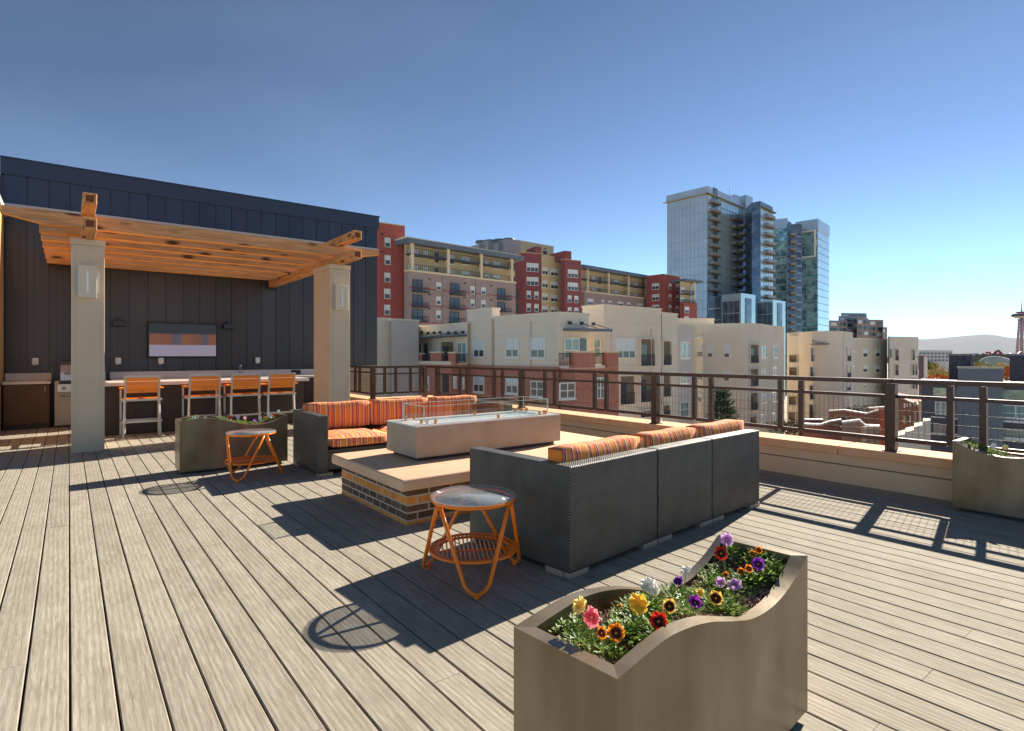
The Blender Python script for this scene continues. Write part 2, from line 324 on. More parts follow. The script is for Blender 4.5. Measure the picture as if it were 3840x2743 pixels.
# ================================================================== LARGE STRUCTURE
# ---- ground, streets, far land
GZ=-14.0
M_ground=mat('far_ground',(.42,.37,.29),.95,0,(.52,.46,.37),.02)
g=MB(); g.add([(-9000,-9000,GZ),(30000,-9000,GZ),(30000,30000,GZ),(-9000,30000,GZ)],[(0,1,2,3)]); g.build('ground',M_ground,kind='structure')
M_asph=mat('asphalt',(.05,.05,.052),.9,0,(.065,.063,.06),.5)
M_lot=mat('sunlit_concrete_pavement',(.50,.45,.38),.9,0,(.56,.51,.43),.3)
g=MB(); g.add([(15,-60,GZ+.004),(36,-60,GZ+.004),(36,200,GZ+.004),(15,200,GZ+.004)],[(0,1,2,3)]); g.build('pavement',M_lot,kind='structure')
g=MB(); g.add([(19,-60,GZ+.008),(31,-60,GZ+.008),(31,200,GZ+.008),(19,200,GZ+.008)],[(0,1,2,3)]); g.build('road',M_asph,kind='structure')
# ---- deck
SUB=MB().box(-2.75,-3.2,-.35,6.44,14.2,-.045).build('deck_substrate',M_under,kind='structure')
DECK=thing('deck',None,None); DECK['kind']='structure'
PB=.1455; GAP=.0072
def board_mesh(L):
    hw=(PB-GAP)/2; c=.0035; pr=[(-hw,-.025),(hw,-.025),(hw,-c),(hw-c,0),(-hw+c,0),(-hw,-c)]
    vs=[(x,0,z) for x,z in pr]+[(x,L,z) for x,z in pr]; n=6
    fs=[tuple(range(n))]+[tuple(range(n,2*n))[::-1]]+[((i+1)%n,i,n+i,n+(i+1)%n) for i in range(n)]
    me=bpy.data.meshes.new('board'); me.from_pydata(vs,[],fs); me.materials.append(M_deck); me.update(); return me
BL={}
for k in range(-18,44):
    xc=.004+(k+.5)*PB
    off=[0,2.44,1.22,3.66][k%4]+.3; y=-3.15; ends=[y]
    yy=-3.15+off
    while yy<14.18-.5: ends.append(yy); yy+=4.88
    ends.append(14.18)
    for a,b in zip(ends[:-1],ends[1:]):
        L=round(b-a-.0015,4)
        if L<.2: continue
        if L not in BL: BL[L]=board_mesh(L)
        inst('board',BL[L],DECK,(xc+R.uniform(-.0006,.0006),a,R.uniform(-.0008,.0008)))
# ---- own building: metal clad wall
WY=14.2
B0=thing('metal_clad_building','dark navy metal clad wing of this building behind the pergola','building',(2.8,WY,-14))
pw=.323; x=-.95
ribs=[]
def siding(h0,h1,mt):
    # one panel: flat with two shallow ribs and a deep lock seam
    prof=[(0,0),(.012,0),(.016,.018),(pw-.002,.018)]
    sec=[(0.0,.004),(.010,.004),(.014,.018),(.10,.018),(.104,.0155),(.112,.0155),(.116,.018),(.208,.018),(.212,.0155),(.220,.0155),(.224,.018),(pw-.001,.018)]
    n=len(sec); vs=[(x,-d,h0) for x,d in sec]+[(x,-d,h1) for x,d in sec]+[(pw-.001,0,h0),(pw-.001,0,h1),(0,0,h0),(0,0,h1)]
    fs=[(i,i+1,n+i+1,n+i) for i in range(n-1)]+[(n-1,2*n,2*n+1,2*n-1),(2*n+2,0,n,2*n+3)]
    me=bpy.data.meshes.new('siding_panel'); me.from_pydata(vs,[],fs); me.materials.append(mt); me.update(); return me
M_plank2=mat('navy_upper_siding',(.040,.050,.085),.35,.4,(.050,.060,.098),3,rnd=.1)
SP=siding(1.08,4.1,M_plank); SPl=siding(.02,4.1,M_plank); SPu=siding(4.12,4.72,M_plank2)
while x+pw<=6.52:
    inst('siding_panel',SP if x>5.0 else SPl,B0,(x-2.8,0,14)); inst('siding_panel',SPu,B0,(x-2.8,0,14)); x+=pw
MB().box(-1.2,WY,-14,6.5,WY+9,4.70).build('wall',mat('navy_core',(.03,.035,.06),.6),B0)
MB().box(-1.0,WY-.055,4.72,6.53,WY+.3,5.02).build('fascia',M_fascia,B0)
MB().box(-1.0,WY-.075,5.02,6.55,WY+.3,5.045).build('roof_edge',M_fascia,B0)
MB().box(-1.0,WY-.09,4.02,6.5,WY-.03,4.17).build('trim_band',M_band,B0)
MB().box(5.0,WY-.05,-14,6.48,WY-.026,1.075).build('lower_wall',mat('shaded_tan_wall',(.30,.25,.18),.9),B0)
L0=thing('stucco_return_wall','tan stucco side wall with pale fascia at the far left edge','wall',(-1.2,12,0))
MB().prism([(-.95,11.0),(-.95,WY-.1),(-1.35,WY-.1),(-1.35,11.0)],0,3.9).build('wall',mat('ochre_stucco',(.62,.33,.12),.9),L0)
MB().box(-1.4,10.9,3.9,-.90,WY-.1,4.02).build('fascia',M_band,L0)
# ---- parapets with coping
P0=thing('parapet_wall','tan stucco parapet with sandstone coping along the right edge of the deck','parapet wall',(6.45,5,0))
MB().box(6.41,-3.2,-.3,6.72,11.55,.30).build('wall_panel',M_stucco,P0)
MB().box(6.4085,-3.2,.186,6.4098,11.55,.198).build('reveal_joint',mat('joint_shadow_paint',(.22,.15,.09),.9),P0)
MB().box(6.398,-3.2,.0,6.41,11.55,.185).build('base_panel',M_stucco,P0)
y=2.60-1.26*5; 
while y<11.5:
    y1=min(y+1.26,11.9); o=MB().box(6.35,y+.004,.30,6.78,y1-.004,.39).build('coping_stone',M_coping,P0); bevel(o,.008,2,False); y+=1.26
P1=thing('rear_parapet_wall','low tan parapet with sandstone coping closing the deck beside the dark building','parapet wall',(5.8,11.7,0))
MB().box(5.15,11.6,-.3,6.40,11.9,.30).build('wall_panel',M_stucco,P1)
for a,b in ((5.1,5.72),(5.728,6.345)): bevel(MB().box(a,11.55,.30,b,11.95,.39).build('coping_stone',M_coping,P1),.008,2,False)
MB().box(5.15,11.9,-.3,5.45,WY-.06,.30).build('wall_panel',M_stucco,P1)
bevel(MB().box(5.1,11.955,.30,5.5,WY-.06,.39).build('coping_stone',M_coping,P1),.008,2,False)

# ---- railing
RL=thing('deck_railing','dark bronze metal railing with wire mesh running along the parapet coping','railing',(6.45,5,.39))
RX=6.47; 
main=[-3.6,-.73,2.14,5.02,7.99,10.95]
def mesh_bay(y0,y1,x=None,axis=1,c=RX,z0=.53,z1=.91):
    b=MB(); r=.0013
    n=int((y1-y0)/.0508)
    for i in range(n+1):
        q=y0+(y1-y0)*(i+.5)/(n+1)
        if axis==1: b.box(c-r,q-r,z0,c+r,q+r,z1)
        else: b.box(q-r,c-r,z0,q+r,c+r,z1)
    z=z0+.06
    while z<z1-.02:
        if axis==1: b.box(c+r,y0,z-r,c+3*r,y1,z+r)
        else: b.box(y0,c+r,z-r,y1,c+3*r,z+r)
        z+=.1016
    return b.build('wire_mesh',M_wire,RL,kind='stuff')
def post(x,y,thick):
    h=.045 if thick else .026
    b=MB().box(x-h,y-h,.392 if thick else .50,x+h,y+h,1.055)
    o=b.build('post',M_rail,RL); bevel(o,.003,1,False)
    if thick: 
        MB().box(x-h-.02,y-h-.02,.391,x+h+.02,y+h+.02,.399).build('base_plate',M_rail,RL)
allp=[]
for i,m0 in enumerate(main):
    post(RX-.02,m0,True); allp.append((m0,.045))
for q in (-2.7,-2.45,-1.6,-1.36,-.0,.25,1.423,1.665,3.03,3.265,4.161,4.41,5.955,6.197,7.125,7.378,8.586,8.844,9.797,10.055): allp.append((q,.026))
allp.sort()
for q,h in allp:
    if h<.04: post(RX,q,False)
for (a,ha),(b,hb) in zip(allp[:-1],allp[1:]):
    MB().box(RX-.015,a+ha,.915,RX+.015,b-hb,.948).build('mid_rail',M_rail,RL)
    MB().box(RX-.018,a+ha,.485,RX+.018,b-hb,.525).build('bottom_rail',M_rail,RL)
    if b-a-ha-hb>.1: mesh_bay(a+ha,b-hb)
for a,b in zip([-3.2,2.14,7.99],[2.14,7.99,11.53]):
    bevel(MB().box(RX-.027,a+.001,1.058,RX+.027,b-.001,1.103).build('top_rail',M_rail,RL),.004,1,False)
RY=11.60
bp_=[(5.21,.045),(5.49,.026),(5.755,.026),(6.12,.026),(6.37,.026)]
for q,h in bp_: post(q,RY,h>.04)
for (a,ha),(b,hb) in zip(bp_,bp_[1:]+[(6.44,.0)]):
    MB().box(a+ha,RY-.015,.915,b-hb,RY+.015,.948).build('mid_rail',M_rail,RL)
    MB().box(a+ha,RY-.022,.485,b-hb,RY+.022,.525).build('bottom_rail',M_rail,RL)
    if b-a>.12: mesh_bay(a+ha,b-hb,axis=0,c=RY)
MB().box(5.165,RY-.035,1.056,6.434,RY+.035,1.105).build('top_rail',M_rail,RL)
post(RX,11.565,True)
for q in (12.3,12.55,13.6): post(5.21,q,False)
for a,b in ((RY+.045,12.274),(12.326,12.524),(12.576,13.574),(13.626,14.1)):
    MB().box(5.19,a,.945,5.23,b,.98).build('mid_rail',M_rail,RL); MB().box(5.19,a,.485,5.23,b,.525).build('bottom_rail',M_rail,RL)
    mesh_bay(a,b,axis=1,c=5.21)
MB().box(5.175,RY+.036,1.056,5.245,14.1,1.105).build('top_rail',M_rail,RL)
# ================================================================== BUILDINGS BEYOND
M_cream=mat('cream_stucco',(.74,.64,.50),.9,0,(.80,.70,.56),.5,bump=.1,bs=20)
M_cream2=mat('warm_cream_stucco',(.77,.68,.53),.9,0,(.81,.72,.57),.5)
M_greyst=mat('grey_cream_stucco',(.60,.54,.47),.9,0,(.66,.60,.53),.5)
M_brickR=mat('red_brick',(.42,.16,.10),.9,0,(.52,.23,.16),3,detail=8)
M_redT=mat('red_block',(.33,.085,.07),.9,0,(.40,.11,.09),1.5,detail=8)
M_burg=mat('burgundy_block',(.23,.07,.08),.9,0,(.28,.09,.095),1.5,detail=8)
M_brown=mat('brown_block',(.33,.25,.23),.9,0,(.42,.32,.29),2.5,detail=8)
M_yel=mat('ochre_stucco_far',(.56,.44,.26),.9)
M_tan=mat('tan_block',(.60,.47,.27),.9)
M_belt=mat('pale_belt',(.74,.62,.42),.8)
M_eave=mat('slate_eave',(.14,.17,.21),.6)
M_roof=mat('flat_roof',(.42,.38,.33),.9)
M_frame=mat('white_window_frame',(.80,.78,.72),.5)
M_frameD=mat('dark_window_frame',(.06,.06,.07),.5)
M_pane=mat('window_pane',(.06,.08,.09),.08,0,spec=.9)
M_paneG=mat('green_window_pane',(.22,.36,.33),.1,0,spec=.9)
M_blind=mat('window_blind',(.66,.72,.72),.35,0,spec=.6)
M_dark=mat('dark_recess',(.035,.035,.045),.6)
M_balc=mat('balcony_metal',(.06,.065,.085),.5,.2)
M_redline=mat('red_belt',(.38,.05,.05),.8)
class Face:
    def __init__(s,A,B,root):
        s.A=Vector(A); s.B=Vector(B); s.t=(s.B-s.A); s.L=s.t.length; s.t.normalize(); s.n=Vector((s.t.y,-s.t.x)); s.root=root
        if s.n.dot(-(s.A))<0: s.n=-s.n
    def hit(s,u):
        r=ray(u); # A + t*q = r*d
        det=s.t.x*(-r.y)+s.t.y*r.x
        q=((-s.A.x)*(-r.y)-(-s.A.y)*(-r.x))/det
        p=s.A+s.t*q; return q,p.dot(Vector((SN,CS)))
    def rect(s,u1,v1,u2,v2):
        q1,d1=s.hit(u1); q2,d2=s.hit(u2); d=(d1+d2)/2
        if q1>q2: q1,q2=q2,q1
        return q1,q2,zat(v2,d),zat(v1,d)
    def box(s,b,q1,q2,z1,z2,o0,o1):
        P=s.A+s.t*q1+s.n*o0
        return b.obox((P.x,P.y,z1),(s.t*(q2-q1)).to_3d(),(s.n*(o1-o0)).to_3d(),(0,0,z2-z1))
def window(F,u1,v1,u2,v2,n=1,style='w',split=.5,fr=None):
    q1,q2,z1,z2=F.rect(u1,v1,u2,v2)
    winq(F,q1,q2,z1,z2,n,style,split,fr)
def winq(F,q1,q2,z1,z2,n=1,style='w',split=.5,fr=None):
    w=q2-q1; h=z2-z1; f=min(.09,.08*max(w,h)) ; m=fr or (M_frameD if style in('d','door') else M_frame)
    b=MB()
    F.box(b,q1,q2,z1,z1+f,.0,.09); F.box(b,q1,q2,z2-f,z2,.0,.09); F.box(b,q1,q1+f,z1+f,z2-f,0,.09); F.box(b,q2-f,q2,z1+f,z2-f,0,.09)
    zs=z1+h*split
    for i in range(1,n): 
        c=q1+w*i/n; F.box(b,c-f/2,c+f/2,z1+f,z2-f,0,.08)
    if style!='door': F.box(b,q1+f,q2-f,zs-f*.4,zs+f*.4,0,.07)
    o=b.build('window' if style!='door' else 'glass_door',m,F.root)
    if n==2 and w>1.3: F.box(MB(),q1-.06,q2+.06,z1-.1,z1-.002,0,.13).build('sill',m,o)
    if style=='w':
        F.box(MB(),q1+f,q2-f,zs,z2-f,.0,.04).build('blind',M_blind,o); F.box(MB(),q1+f,q2-f,z1+f,zs,.0,.04).build('pane',M_pane,o)
    elif style=='g': F.box(MB(),q1+f,q2-f,z1+f,z2-f,.0,.04).build('pane',M_paneG,o)
    else: F.box(MB(),q1+f,q2-f,z1+f,z2-f,.0,.04).build('pane',M_pane,o)
def panel(F,u1,v1,u2,v2,m,name,o0=.0,o1=.06):
    q1,q2,z1,z2=F.rect(u1,v1,u2,v2); return F.box(MB(),q1,q2,z1,z2,o0,o1).build(name,m,F.root)
def loggia(F,u1,v1,u2,v2,wallm,rail=.42,door=True):
    """flat framed panel with the shade of a recess painted in, railing across the front"""
    q1,q2,z1,z2=F.rect(u1,v1,u2,v2); w=q2-q1;h=z2-z1
    b=MB(); e=.10
    F.box(b,q1-e,q1,z1-e,z2+e,.0,.22); F.box(b,q2,q2+e,z1-e,z2+e,.0,.22); F.box(b,q1,q2,z2,z2+e,.0,.22); F.box(b,q1,q2,z1-e,z1,.0,.22)
    o=b.build('balcony_surround',wallm,F.root)
    F.box(MB(),q1,q2,z1,z2,.0,.03).build('recess',mat('loggia_shade',(.20,.16,.11),.9),o)  # flat dark sheet, the loggia's inner shade is in its colour
    if door: F.box(MB(),q1+w*.05,q1+w*.5,z1+.05,z1+h*.8,.03,.05).build('door',M_pane,o)
    b=MB(); zr=z1+h*rail
    F.box(b,q1,q2,zr-.05,zr,.16,.20); F.box(b,q1,q2,z1+.05,z1+.1,.16,.20)
    k=max(4,int(w/.16))
    for i in range(k+1):
        c=q1+(w-.03)*i/k; F.box(b,c,c+.03,z1+.1,zr-.05,.165,.195)
    b.build('balcony_railing',M_balc,F.root)
def balcony(F,u1,v1,u2,v2,dp=1.2,slab=True):
    q1,q2,z1,z2=F.rect(u1,v1,u2,v2); o=None
    b=MB(); F.box(b,q1,q2,z1-.2,z1,.0,dp); o=b.build('balcony',M_balc,F.root)
    b=MB(); h=z2-z1
    F.box(b,q1,q2,z2-.06,z2,dp-.05,dp); F.box(b,q1,q1+.05,z2-.06,z2,0,dp); F.box(b,q2-.05,q2,z2-.06,z2,0,dp)
    k=max(4,int((q2-q1)/.22))
    for i in range(k+1):
        c=q1+(q2-q1-.04)*i/k; F.box(b,c,c+.04,z1,z2-.06,dp-.045,dp-.005)
    b.build('railing',M_balc,o)
def corners(lst,dz):   # [(u,v_top)] -> plan points at height CH+dz
    return [at(u,F0*dz/(V0-v)) for u,v in lst]
def block(root,pts,z0,z1,m,name='wall',back=8,parapet=True,pm=None):
    """prism with the given visible corners, closed behind"""
    away=Vector((SN,CS)); P=[Vector(p) for p in pts]
    poly=[tuple(p) for p in P]+[tuple(P[-1]+P[-1].normalized()*back),tuple(P[0]+P[0].normalized()*back)]
    o=MB().prism(poly,z0,z1).build(name,m,root)
    if parapet:
        b=MB()
        for a,c in zip(P[:-1],P[1:]):
            F=Face(a,c,root); F.box(b,-.05,F.L+.05,z1+.001,z1+.16,-.3,.07)
        b.build('roof_coping',pm or M_cream2,root)
    return o
def T(ox,oy,sc): return lambda x,y:(ox+x/sc,oy+y/sc)
def rects(tf,L): 
    out=[]
    for r in L:
        a=tf(r[0],r[1]); b=tf(r[2],r[3]); out.append((*a,*b))
    return out
A1=T(1380,800,3.61); A2=T(1900,850,3.158); A3=T(1380,1120,3.668); A4=T(1980,1120,3.383); A5=T(2440,680,2.8); A6=T(2560,1150,3.065); A7=T(3060,1100,2.8)
def bthing(name,label,pts): 
    c=sum((Vector(p) for p in pts),Vector((0,0)))/len(pts); return thing(name,label,'building',(c.x,c.y,GZ))
# ---- red end tower (left)
dz=48.5*2/2.06
def setup(tf,cs,dz): return corners([tf(*c) for c in cs],dz)
P=setup(A1,[(-260,95),(145,130),(500,180)],23.5)
r=bthing('red_brick_building','tall red brick end block rising just right of the dark wall',P[1:])
block(r,P,GZ,CH+23.5,M_redT,back=18,pm=M_tan)
F=Face(P[1],P[2],r)
for q in rects(A1,[(225,335,303,462),(225,572,303,700),(222,808,300,937),(218,1024,300,1163),(218,1240,298,1380)]): window(F,*q)
for q in rects(A1,[(172,275,212,295),(170,515,208,533)]): panel(F,*q,M_dark,'vent')
# ---- ochre and brown wing with eave
def wing(tf,label,eave,dz,vy,levels,cols,up,lo,balc,doors,base_m=M_brown,back=14):
    pass
P=setup(A1,[(490,349.5),(1990,590)],20.7)
r=bthing('apartment_building','long ochre and brown apartment block with slate eave beside the red end block',P)
ztop=CH+20.7
block(r,P,GZ,ztop-.6,M_yel,back=15,parapet=False)
F=Face(P[0],P[1],r)
F.box(MB(),-.5,F.L+.8,ztop-.9,ztop-.1,-3,2.0).build('roof_eave',M_eave,r)
F.box(MB(),-.5,F.L+.5,ztop-.1,ztop+.25,-3,1.2).build('roof',M_belt,r)
zb=zat(A1(505,800)[1],F.hit(A1(505,0)[0])[1])
q9=F.hit(A1(1932,0)[0])[0]
F.box(MB(),0,q9,GZ,zb,.0,1.5).build('brown_wall',M_brown,r)
F.box(MB(),-.02,q9+.1,zb+.001,zb+.35,.0,1.65).build('belt',M_belt,r)
F2=Face(Vector(F.A)+F.n*1.5,Vector(F.B)+F.n*1.5,r)
for x in (540,1025,1472,1885):
    q=F.hit(A1(x,0)[0])[0]; F.box(MB(),q-.3,q+.3,zb+.36,ztop-.92,1.0,1.55).build('column',M_belt,r)
zs=zb+3.0
b=MB(); F.box(b,.3,q9,zs,zs+.25,.0,1.5); b.build('balcony_slab',M_balc,r)
for z in (zb+.36,zs+.25):
    b=MB(); F.box(b,.3,q9,z+.95,z+1.02,1.4,1.46)
    for i in range(60): q=.3+(q9-.4)*i/59; F.box(b,q,q+.05,z,z+.95,1.41,1.45)
    b.build('balcony_railing',M_balc,r)
for q in rects(A1,[(550,485,608,600),(615,490,685,605),(750,513,815,620),(1045,560,1165,690),(1265,592,1375,700),(1580,637,1635,733),(1695,652,1790,755),
   (548,700,606,790),(612,705,680,800),(750,728,810,812),(1045,765,1165,858),(1265,790,1375,877),(1580,828,1635,905),(1690,842,1785,922)]): window(F,*q,n=2 if q[2]-q[0]>25 else 1)
for q in rects(A1,[(905,535,955,668),(905,745,953,830),(1490,620,1510,740),(1490,812,1508,895)]): window(F,*q,style='door')
for q in rects(A1,[(925,940,990,1045),(920,1130,985,1240),(920,1320,985,1435),(1385,990,1440,1095),(1385,1170,1440,1275),(1530,1005,1590,1105),(1530,1180,1590,1285)]): window(F2,*q)
for d,bb in zip(rects(A1,[(600,900,735,1055),(600,1105,738,1262),(595,1300,742,1450),(1112,950,1235,1097),(1105,1150,1232,1293),(1102,1335,1227,1480),(1752,1020,1855,1160),(1750,1205,1850,1320)]),
   rects(A1,[(590,1010,785,1062),(590,1215,780,1268),(585,1400,780,1455),(1100,1050,1278,1100),(1098,1245,1275,1298),(1095,1425,1272,1482),(1742,1115,1900,1162),(1742,1290,1898,1328)])):
    window(F2,*d,n=2,style='d'); balcony(F2,*bb)
for k in range(3):
    z=zb-3.05*(k+1)+.15; F2.box(MB(),0,q9,z,z+.13,.0,.05).build('red_belt',M_redline,r)
for x in (1005,1455): q=F2.hit(A1(x,0)[0])[0]; F2.box(MB(),q-.04,q+.04,zb-10,zb-.05,.0,.05).build('control_joint',M_eave,r)
for q in rects(A1,[(818,885,850,900),(818,1095,850,1110),(1295,940,1325,955),(1290,1138,1322,1153),(1650,978,1680,993),(1650,1170,1678,1184),(815,1290,845,1304)]): panel(F2,*q,M_dark,'vent')
# flat dark panels at its right end, painted as the shade inside recessed balconies
for q in rects(A1,[(1905,680,1975,775),(1905,865,1975,960),(1945,1050,2030,1180),(1945,1220,2030,1350)]): panel(F,*q,M_dark,'balcony_shade_panel',.0,.3)
# ---- burgundy tower pair with tan middle
P=setup(A2,[(100,330),(198,310),(412,327)],24.5)
r=bthing('burgundy_apartment_block','burgundy and tan stepped apartment block in the middle of the long row',P)
block(r,P,GZ,CH+24.5,M_burg,back=10,pm=M_tan)
Fc=Face(P[1],P[2],r)
q1,q2,_,_=Fc.rect(*A2(337,300),*A2(412,310)); F_=Fc
Fc.box(MB(),q1,q2,CH+24.5,zat(A2(0,238)[1],Fc.hit(A2(370,0)[0])[1]),-5,.05).build('stair_tower',M_burg,r)
for q in rects(A2,[(235,435,375,537),(235,600,375,700)]): window(Fc,*q,n=3)
for q in rects(A2,[(235,762,287,857),(325,770,377,862),(235,912,287,1007),(325,918,377,1012)]): window(Fc,*q)
Fs=Face(P[0],P[1],r)
P2=setup(A2,[(413,340),(648,370)],24.2)
block(r,P2,GZ,CH+24.2,M_tan,name='tan_wall',back=12,pm=M_yel)
Ft=Face(P2[0],P2[1],r)
for q in rects(A2,[(418,482,488,572),(520,502,608,587),(418,637,487,725),(520,652,606,740),(418,792,487,882),(520,807,606,893),(418,940,487,1028),(520,952,606,1030)]): window(Ft,*q,n=2)
P3=setup(A2,[(640,400),(687,390),(882,413)],23)
block(r,P3,GZ,CH+23,M_burg,name='burgundy_wall',back=10,pm=M_tan)
Fd=Face(P3[1],P3[2],r)
zt=zat(A2(0,288)[1],Fd.hit(A2(700,0)[0])[1]); q2=Fd.hit(A2(765,0)[0])[0]
Fd.box(MB(),0.02,q2,CH+23,zt,-6,.05).build('stair_tower',M_burg,r)
for q in rects(A2,[(722,512,842,607),(722,665,842,760)]): window(Fd,*q,n=3)
for q in rects(A2,[(722,817,766,902),(800,822,846,907),(722,957,766,1032),(800,962,846,1035)]): window(Fd,*q)
# penthouse behind
P=setup(A2,[(10,182),(130,166),(556,242)],31)
r=bthing('tan_penthouse','tan rooftop storey with machinery behind the burgundy block',P)
block(r,P,GZ,CH+31,mat('tan_penthouse_wall',(.42,.39,.28),.9),back=12,pm=M_tan)
Fp=Face(P[1],P[2],r)
for q in rects(A2,[(432,290,475,332),(440,258,468,270)]): panel(Fp,*q,M_dark,'louver')
P=setup(A1,[(1530,450),(1620,430),(1760,445),(1905,420)],29)
r=bthing('rooftop_cooling_units','row of grey rooftop cooling units on the ochre block',P); r['category']='cooling unit'
for i in range(4):
    c=P[0].lerp(P[3],i/3.0); MB().box(c.x-2.2,c.y-2.2,CH+20,c.x+2.2,c.y+2.2,CH+29+(i%2)*.8).build('cooling_unit',mat('grey_unit',(.30,.31,.33),.6),r)
    MB().tube([(c.x,c.y,CH+29.8+(i%2)*.01),(c.x,c.y,CH+30.4)],1.5,12).build('fan_housing',M_eave,r)
# ---- second ochre wing
P=setup(A2,[(872,471),(1660,600)],24.5)
r=bthing('apartment_building','ochre apartment wing with slate eave between the burgundy and dark red towers',P); ztop=CH+24.5
block(r,P,GZ,ztop-.6,M_yel,back=15,parapet=False); F=Face(P[0],P[1],r)
F.box(MB(),-.8,F.L+2.5,ztop-.9,ztop-.1,-3,2.4).build('roof_eave',M_eave,r); F.box(MB(),-.5,F.L+.5,ztop-.1,ztop+.3,-3,1.4).build('roof',M_eave,r)
zb=zat(A2(905,785)[1],F.hit(A2(905,0)[0])[1])
F.box(MB(),0,F.L,GZ,zb,.0,1.5).build('brown_wall',M_brown,r); F.box(MB(),0,F.L,zb+.001,zb+.4,.0,1.65).build('belt',M_belt,r)
F2=Face(Vector(F.A)+F.n*1.5,Vector(F.B)+F.n*1.5,r)
for x in (915,1162,1398,1608): q=F.hit(A2(x,0)[0])[0]; F.box(MB(),q-.3,q+.3,zb+.41,ztop-.92,1.0,1.55).build('column',M_belt,r)
F.box(MB(),.3,F.L,zb+3.4,zb+3.65,.0,1.5).build('balcony_slab',M_balc,r)
for z in (zb+.41,zb+3.65):
    b=MB(); F.box(b,.3,F.L,z+1,z+1.07,1.4,1.46)
    for i in range(60): q=.3+(F.L-.4)*i/59; F.box(b,q,q+.05,z,z+1,1.41,1.45)
    b.build('balcony_railing',M_balc,r)
for q in rects(A2,[(930,577,972,665),(1010,590,1042,668),(1180,617,1215,672),(1265,627,1320,697),(1435,652,1465,717),(1500,665,1550,737),(930,720,970,777),(1010,727,1040,782),(1180,752,1212,806),(1265,762,1320,822),(1435,787,1462,842),(1500,797,1548,852)]): window(F,*q,n=1)
for q in rects(A2,[(1085,600,1113,682),(1085,737,1112,796)]): window(F,*q,style='door')
for q in rects(A2,[(955,857,1022,930),(1120,870,1155,917),(1205,882,1237,922),(1315,892,1380,937),(1425,902,1465,947),(1547,915,1602,952)]): window(F2,*q,n=1)
# ---- dark red tower at the right end
P=setup(A2,[(1650,592),(1857,566),(2052,600)],24)
r=bthing('dark_red_building','dark red corner tower in front of the glass high-rise',P)
block(r,P,GZ,CH+24,M_redT,back=12,pm=M_tan)
Fa=Face(P[0],P[1],r); Fb=Face(P[1],P[2],r)
for q in rects(A2,[(1722,672,1806,745),(1722,802,1806,876),(1722,927,1806,972)]): window(Fa,*q,n=2,style='w')
for q in rects(A2,[(1920,675,1950,747),(2005,687,2036,757),(1920,802,1950,872),(2005,812,2036,882),(1920,930,1950,1002),(2005,942,2036,1012)]): window(Fb,*q)
P=setup(A2,[(2053,650),(2180,665)],21.5)
block(r,P,GZ,CH+21.5,M_yel,name='ochre_wall',back=10,parapet=False); F=Face(P[0],P[1],r)
F.box(MB(),0,F.L+3,CH+21.5,CH+22.1,-3,2).build('roof_eave',M_eave,r)
q0,q1,z0,z1=F.rect(*A2(2050,905),*A2(2208,1200)); F.box(MB(),0,q1,GZ,z1,.0,1.4).build('red_wall',M_redT,r)
F2=Face(Vector(F.A)+F.n*1.4,Vector(F.B)+F.n*1.4,r)
F.box(MB(),F.L-.1,F.L+.5,z1,CH+21.4,.6,1.3).build('column',M_belt,r)
for q in rects(A2,[(2060,722,2107,785),(2060,840,2104,892)]): window(F,*q,n=2)
for q in rects(A2,[(2055,790,2180,800),(2055,898,2200,900)]): balcony(F,q[0],q[1]-8,q[2],q[3]+1,1.4)
for q in rects(A2,[(2105,952,2158,1027),(2105,1066,2155,1102)]): window(F2,*q)

# ---- cream apartment complex
def cream(label,tf,cs,dz,m=M_cream,back=10,low=None,name='cream_apartment_building',zb=GZ):
    P=setup(tf,cs,dz); r=bthing(name,label,P); block(r,P,zb,CH+dz,m,back=back); return r,P
# F1
r1,P=cream('cream stucco stair block with a thin light slot right beside the dark wall',A3,[(-200,270),(130,288),(318,296)],3.0,back=5)
F=Face(P[1],P[2],r1); panel(F,*rects(A3,[(235,645,270,722)])[0],M_blind,'window')
P=setup(A3,[(320,300),(697,318)],2.9); block(r1,P,GZ,CH+2.9,M_greyst,name='side_wall',back=6)
# F2 recessed wing
r2,P=cream('recessed cream wing with canopies and brick balconies beside the stair block',A3,[(560,408),(1372,352)],2.55,M_cream2)
F=Face(P[0],P[1],r2); 
for a,bq in ((( 650,612),(745,870)),((1235,600),(1362,890))): window(F,*rects(A3,[(*a,*bq)])[0],n=2,style='g')
panel(F,*rects(A3,[(780,620,820,880)])[0],M_pane,'glass_door'); 
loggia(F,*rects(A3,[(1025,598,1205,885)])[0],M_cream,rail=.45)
def canopy(F,u1,v1,u2,v2,vs,nb=3,dp=1.3):
    q1,q2,z1,z2=F.rect(u1,v1,u2,v2); o=F.box(MB(),q1,q2,z1,z1+.16,.0,dp).build('canopy',M_eave,F.root); 
    zt=F.rect(u1,vs,u2,vs)[2]
    for i in range(nb):
        q=q1+(q2-q1)*(i+.5)/nb; A=F.A+F.t*q+F.n*.12; Bp=F.A+F.t*(q+.3)+F.n*(dp-.1)
        MB().bar((A.x,A.y,zt),(Bp.x,Bp.y,z1+.2),.05,.05).build('stay_rod',M_balc,o)
        F.box(MB(),q-.14,q+.14,zt-.1,zt+.12,.0,.12).build('anchor_plate',M_balc,o)
for c in rects(A3,[(545,520,790,548),(795,515,1040,545),(1070,508,1362,530)]): canopy(F,*c,A3(0,472)[1])
def offs(F,o): return Face(Vector(F.A)+F.n*o,Vector(F.B)+F.n*o,F.root)
